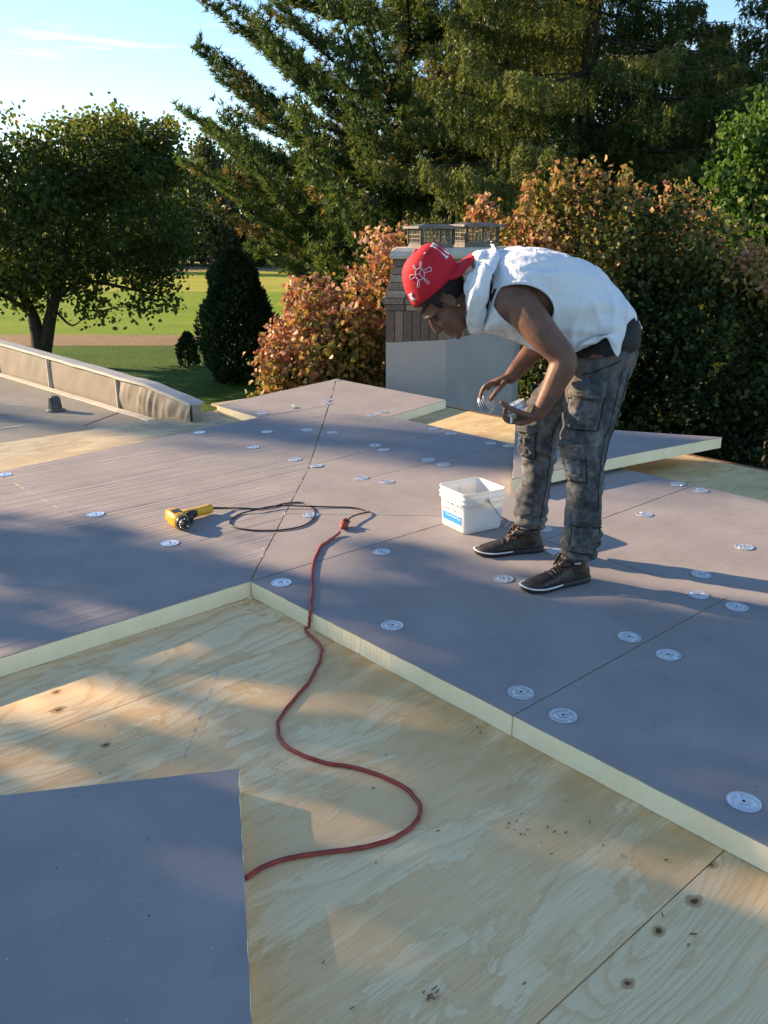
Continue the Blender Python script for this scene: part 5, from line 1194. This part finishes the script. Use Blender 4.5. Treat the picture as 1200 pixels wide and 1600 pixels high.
mb.loft([ring_sec(.0615, .0262, 1), ring_sec(.0665, .0262, 1)], 24); mb.tube([Z+bx*.104, Z+bx*.122], .0045, 8); mb.build('chuck_teeth', M['chrome'], ck, True)
hv = np.cross(up, hx_); Zh = up*.032
hstart = (hb_-dc)*np.array((1, 1, 0))
mb = MB(); hs_ = [(hstart-hx_*.015+Zh, hv*.030, up*.028, .8), (hstart+hx_*.03+Zh, hv*.026, up*.026, .85), (hstart+hx_*Lh*.55+Zh*.95, hv*.024, up*.023, .85), (hstart+hx_*Lh*.9+Zh*.95, hv*.027, up*.025, .85), (hstart+hx_*Lh+Zh*.95, hv*.024, up*.022, .85)]
mb.loft(hs_, 24); hd_ = mb.build('handle', M['yellow'], dr, True)
front = hv if np.dot(hv, bx) > 0 else -hv
mb = MB(); mb.loft([(hstart+hx_*.012+front*.022+Zh, front*.014, up*.024, .8), (hstart+hx_*.05+front*.020+Zh, front*.014, up*.022, .8), (hstart+hx_*.075+front*.014+Zh, front*.010, up*.016, .8)], 16); mb.build('trigger', M['black'], dr, True)
mb = MB(); mb.ball(hstart+front*.055+up*.034-hx_*.0, (.030, .026, .033), np.array([bx, hx_, up]), 20, 12); mb.build('gear_guard', M['black'], dr, True)
def dl(P): return np.asarray(P, float)-np.array((dc[0], dc[1], 0))
hend = hstart+hx_*Lh+Zh*.9
mb = MB(); mb.tube([hend, hend+hx_*.03-up*.004, hit(357, 794, .012)-np.array((dc[0], dc[1], 0))], [.0075, .0065, .005], 10); mb.build('strain_relief', M['black'], dr, True)
cp = [(357, 794, .010), (378, 794, .005), (402, 795, .005), (425, 792, .005), (444, 787, .005), (468, 785, .005), (484, 790, .005), (492, 800, .005), (489, 811, .005), (472, 822, .005), (440, 828, .005), (405, 829, .005), (376, 826, .005), (360, 820, .005), (362, 811, .005), (378, 802, .005), (398, 797, .014), (420, 792, .015), (445, 790, .014), (478, 791, .012), (512, 792, .006), (548, 793, .005), (570, 797, .006), (577, 800, .010), (566, 802, .018), (553, 806, .022), (545, 811, .022), (541, 817, .020)]
mb = MB(); mb.tube(spline([dl(hit(x, y, z)) for x, y, z in cp], 6), .0042, 8); mb.build('power_cord', M['black'], dr, True)
# plug pushed into the red extension cord
pq, pr_ = hit(540, 817, .020), hit(531, 830, .017); pd = unit(pr_-pq); ps = np.cross(up, pd)
mb = MB(); mb.loft([(dl(pq)-pd*.02, ps*.006, up*.006), (dl(pq)-pd*.006, ps*.016, up*.014, .7), (dl(pq)+pd*.022, ps*.018, up*.016, .7), (dl(pq)+pd*.024, ps*.015, up*.013, .7)], 18); mb.build('plug', M['black'], dr, True)
ecp = [(531, 831, .016), (524, 838, .008), (513, 845, .007), (502, 853, .007), (494, 867, .007), (489, 883, .007), (487, 900, .007), (488, 918, .007), (486, 935, .007), (486, 950, .0070)]
gp = [(500, 1008, ZP+.0068), (502, 1022, ZP+.0068), (495, 1042, ZP+.0068), (482, 1066, ZP+.0068), (460, 1092, ZP+.0068), (443, 1113, ZP+.0068), (434, 1132, ZP+.0068), (436, 1150, ZP+.0068), (450, 1168, ZP+.0068), (478, 1182, ZP+.0068), (515, 1193, ZP+.0068), (552, 1199, ZP+.0068), (592, 1211, ZP+.0068), (628, 1228, ZP+.0068), (650, 1247, ZP+.0068), (656, 1268, ZP+.0068), (645, 1290, ZP+.0068), (615, 1310, ZP+.0068), (570, 1323, ZP+.0068), (520, 1330, ZP+.0068), (470, 1337, ZP+.0068), (435, 1345, ZP+.0068), (408, 1356, ZP+.0068), (384, 1372, ZP+.0068)]
E_ = hit(487, 956, 0); P = [hit(*q) for q in ecp]+[E_-eA*.003+up*.0066, E_-eA*.0095+up*-.003, E_-eA*.011+up*-.030, E_-eA*.014+up*-.058, E_-eA*.034+up*(ZP+.009)]+[hit(*q) for q in gp]; cord = empty('extension_cord', (P[10][0], P[10][1], 0), 0, label='red extension cord snaking from the drill plug across boards and plywood', cat='cord')
o_ = np.array((P[10][0], P[10][1], 0)); Q = spline([p-o_ for p in P], 7); rr = random.Random(5)
for i in range(1, len(Q)-30): Q[i] += np.array((mn.noise((i*.21, 0, 0)), mn.noise((0, i*.21, 3)), 0))*.0045
mb = MB(); mb.tube(Q, .0062, 10); mb.build('cord', M['red_cord'], cord, True)
mb = MB(); mb.loft([(pq+pd*.022-o_, ps*.017, up*.015, .7), (pq+pd*.026-o_, ps*.020, up*.018, .7), (pq+pd*.040-o_, ps*.020, up*.018, .7), (pq+pd*.058-o_, ps*.013, up*.012, .8), (pq+pd*.075-o_, ps*.008, up*.008, .9)], 18); mb.build('socket_end', M['red_cord'], cord, True)
mb = MB(); mb.tube(spline([pq-pd*.012+ps*.020-o_, pq-pd*.002+up*.021-o_, pq+pd*.016-ps*.020+up*.004-o_, pq+pd*.036+up*.020-o_, pq+pd*.03+ps*.021-o_], 5), .0045, 8); mb.build('cord_wrap', M['red_cord'], cord, True)

# ------------------------------------------------------------------ plates in his hands
def held(c, nrm_, tilt, label, group):
    o = link('fastener_plate', PM, None); o.location = c; o.rotation_euler = Vector(nrm_).to_track_quat('Z', 'Y').to_euler(); tag(o, label, 'plate', group); return o
nn_ = unit((-.40, .10, .90)); c0 = at(808, 643, 3.175)
for i in range(7):
    held(c0+nn_*.0052*i+np.array((random.gauss(0, .003), random.gauss(0, .003), 0)), unit(nn_+np.array((random.gauss(0, .03), random.gauss(0, .03), 0))), 0, ['lowest round metal plate of the stack on his nearer palm', 'second plate from the bottom of the stack on his nearer palm', 'third plate from the bottom of the stack on his nearer palm', 'middle plate of the stack on his nearer palm', 'third plate from the top of the stack on his nearer palm', 'second plate from the top of the stack on his nearer palm', 'topmost round metal plate of the stack on his nearer palm'][i], 'metal plates stacked on the nearer palm')
nf = unit((.72, -.48, .42)); c0 = at(764, 625, 3.365)
for i in range(4):
    held(c0-nf*.0062*i+np.array((0, 0, -.004*i)), unit(nf+np.array((.03*i, -.05*i, .06*i))), 0, ['plate under the thumb of his farther hand', 'second plate behind the thumb of his farther hand', 'third plate behind the thumb of his farther hand', 'hindmost plate pinched in his farther hand'][i], 'metal plates pinched in the farther hand')

# ------------------------------------------------------------------ small things
vt = hit(87, 642, ZF); M['strainer'] = plain('dark_cast_strainer', (.11, .10, .092), .65, var=.3)
vb = empty('roof_drain', tuple(vt), 0, label='small dark cone shaped drain strainer on the lower flat roof', cat='roof drain')
mb = MB(); a = np.arange(24)*2*math.pi/24
mb.rings([np.stack([np.cos(a)*r, np.sin(a)*r, np.full(24, z)], 1) for r, z in ((.085, .001), (.085, .012), (.06, .016), (.052, .02), (.040, .125), (.034, .135), (.02, .137))]); bs = mb.build('cone', M['strainer'], vb, True)
mb = MB()
for j in range(14):
    t = j*2*math.pi/14; rd = np.array((math.cos(t), math.sin(t), 0)); tg = np.array((-math.sin(t), math.cos(t), 0)); ax = unit(rd*-.115+up)
    mb.box(rd*.049+up*.072, (.004, .0045, .050), [tg, np.cross(ax, tg), ax])
mb.build('ribs', M['strainer'], vb, kind='stuff')
def scrap(x, y, z, r, label, seed):
    mb = MB(); mb.box((0, 0, r*.28), (r, r*.62, r*.28), taper=.8); mb.ball((r*.5, r*.2, r*.4), (r*.5, r*.4, r*.3), None, 7, 5); me = mb.mesh('foam_scrap', M['foam'])
    for v in me.vertices: v.co *= 1+.5*mn.noise((v.co.x/r*1.3+seed, v.co.y/r*1.3, v.co.z/r*1.3))
    for v in me.vertices: v.co.z = max(0, v.co.z)
    o = link('foam_scrap', me, None); o.location = hit(x, y, z+.001); o.rotation_euler = (0, 0, seed); tag(o, label, 'foam scrap'); return o
scrap(458, 637, .001, .030, 'pale foam scrap on the far boards left of the ridge seam', 1.2)
scrap(563, 1021, ZP+.002, .014, 'small white foam scrap on plywood against the board edge', 2.9)
scrap(392, 934, ZP+.002, .012, 'crumbled foam bit in the inner corner of the board edges', 4.4)
# splinters and chips on the foreground plywood
M['splinter'] = plain('brown_splinter', (.16, .085, .04), .9, var=.4)
mb = MB(); rr = random.Random(8)
for i in range(40):
    x, y = (rr.gauss(835, 28), rr.gauss(1293, 9)) if i < 14 else ((rr.gauss(660, 25), rr.gauss(1558, 9)) if i < 22 else (rr.uniform(420, 1150), rr.uniform(1080, 1590)))
    p = hit(x, y, ZP+.004); q = roof(p)
    if q[1] > -.02: continue
    a = rr.gauss(AZ, .5); L_ = rr.uniform(.002, .008); mb.box(p, (L_, rr.uniform(.0006, .0014), .0010), [(math.cos(a), math.sin(a), 0), (-math.sin(a), math.cos(a), 0), (0, 0, 1)])
sp_ = mb.build('wood_splinters', M['splinter'], None, kind='stuff', label='brown splinters scattered over the foreground plywood')

# ------------------------------------------------------------------ the trees that shade the near roof
near_holes = [(hit(62, 1132, ZP), .13), (hit(5, 1110, ZP), .15), (hit(10, 1575, 0), .07)]
HOLES[:] = near_holes
shade_tree(-.95, 15.0, 4.75, (4.2, 4.2, 3.3), 'leafy tree standing left of the house whose shade covers the near roof', 620, 61, pc=70, cr=.24)
HOLES[:] = []
shade_tree(5.40, 34.0, 11.2, (.42, .42, 3.0), 'slender tree far left of the house casting a soft band of shade', 30, 63, pc=26, cr=.2)
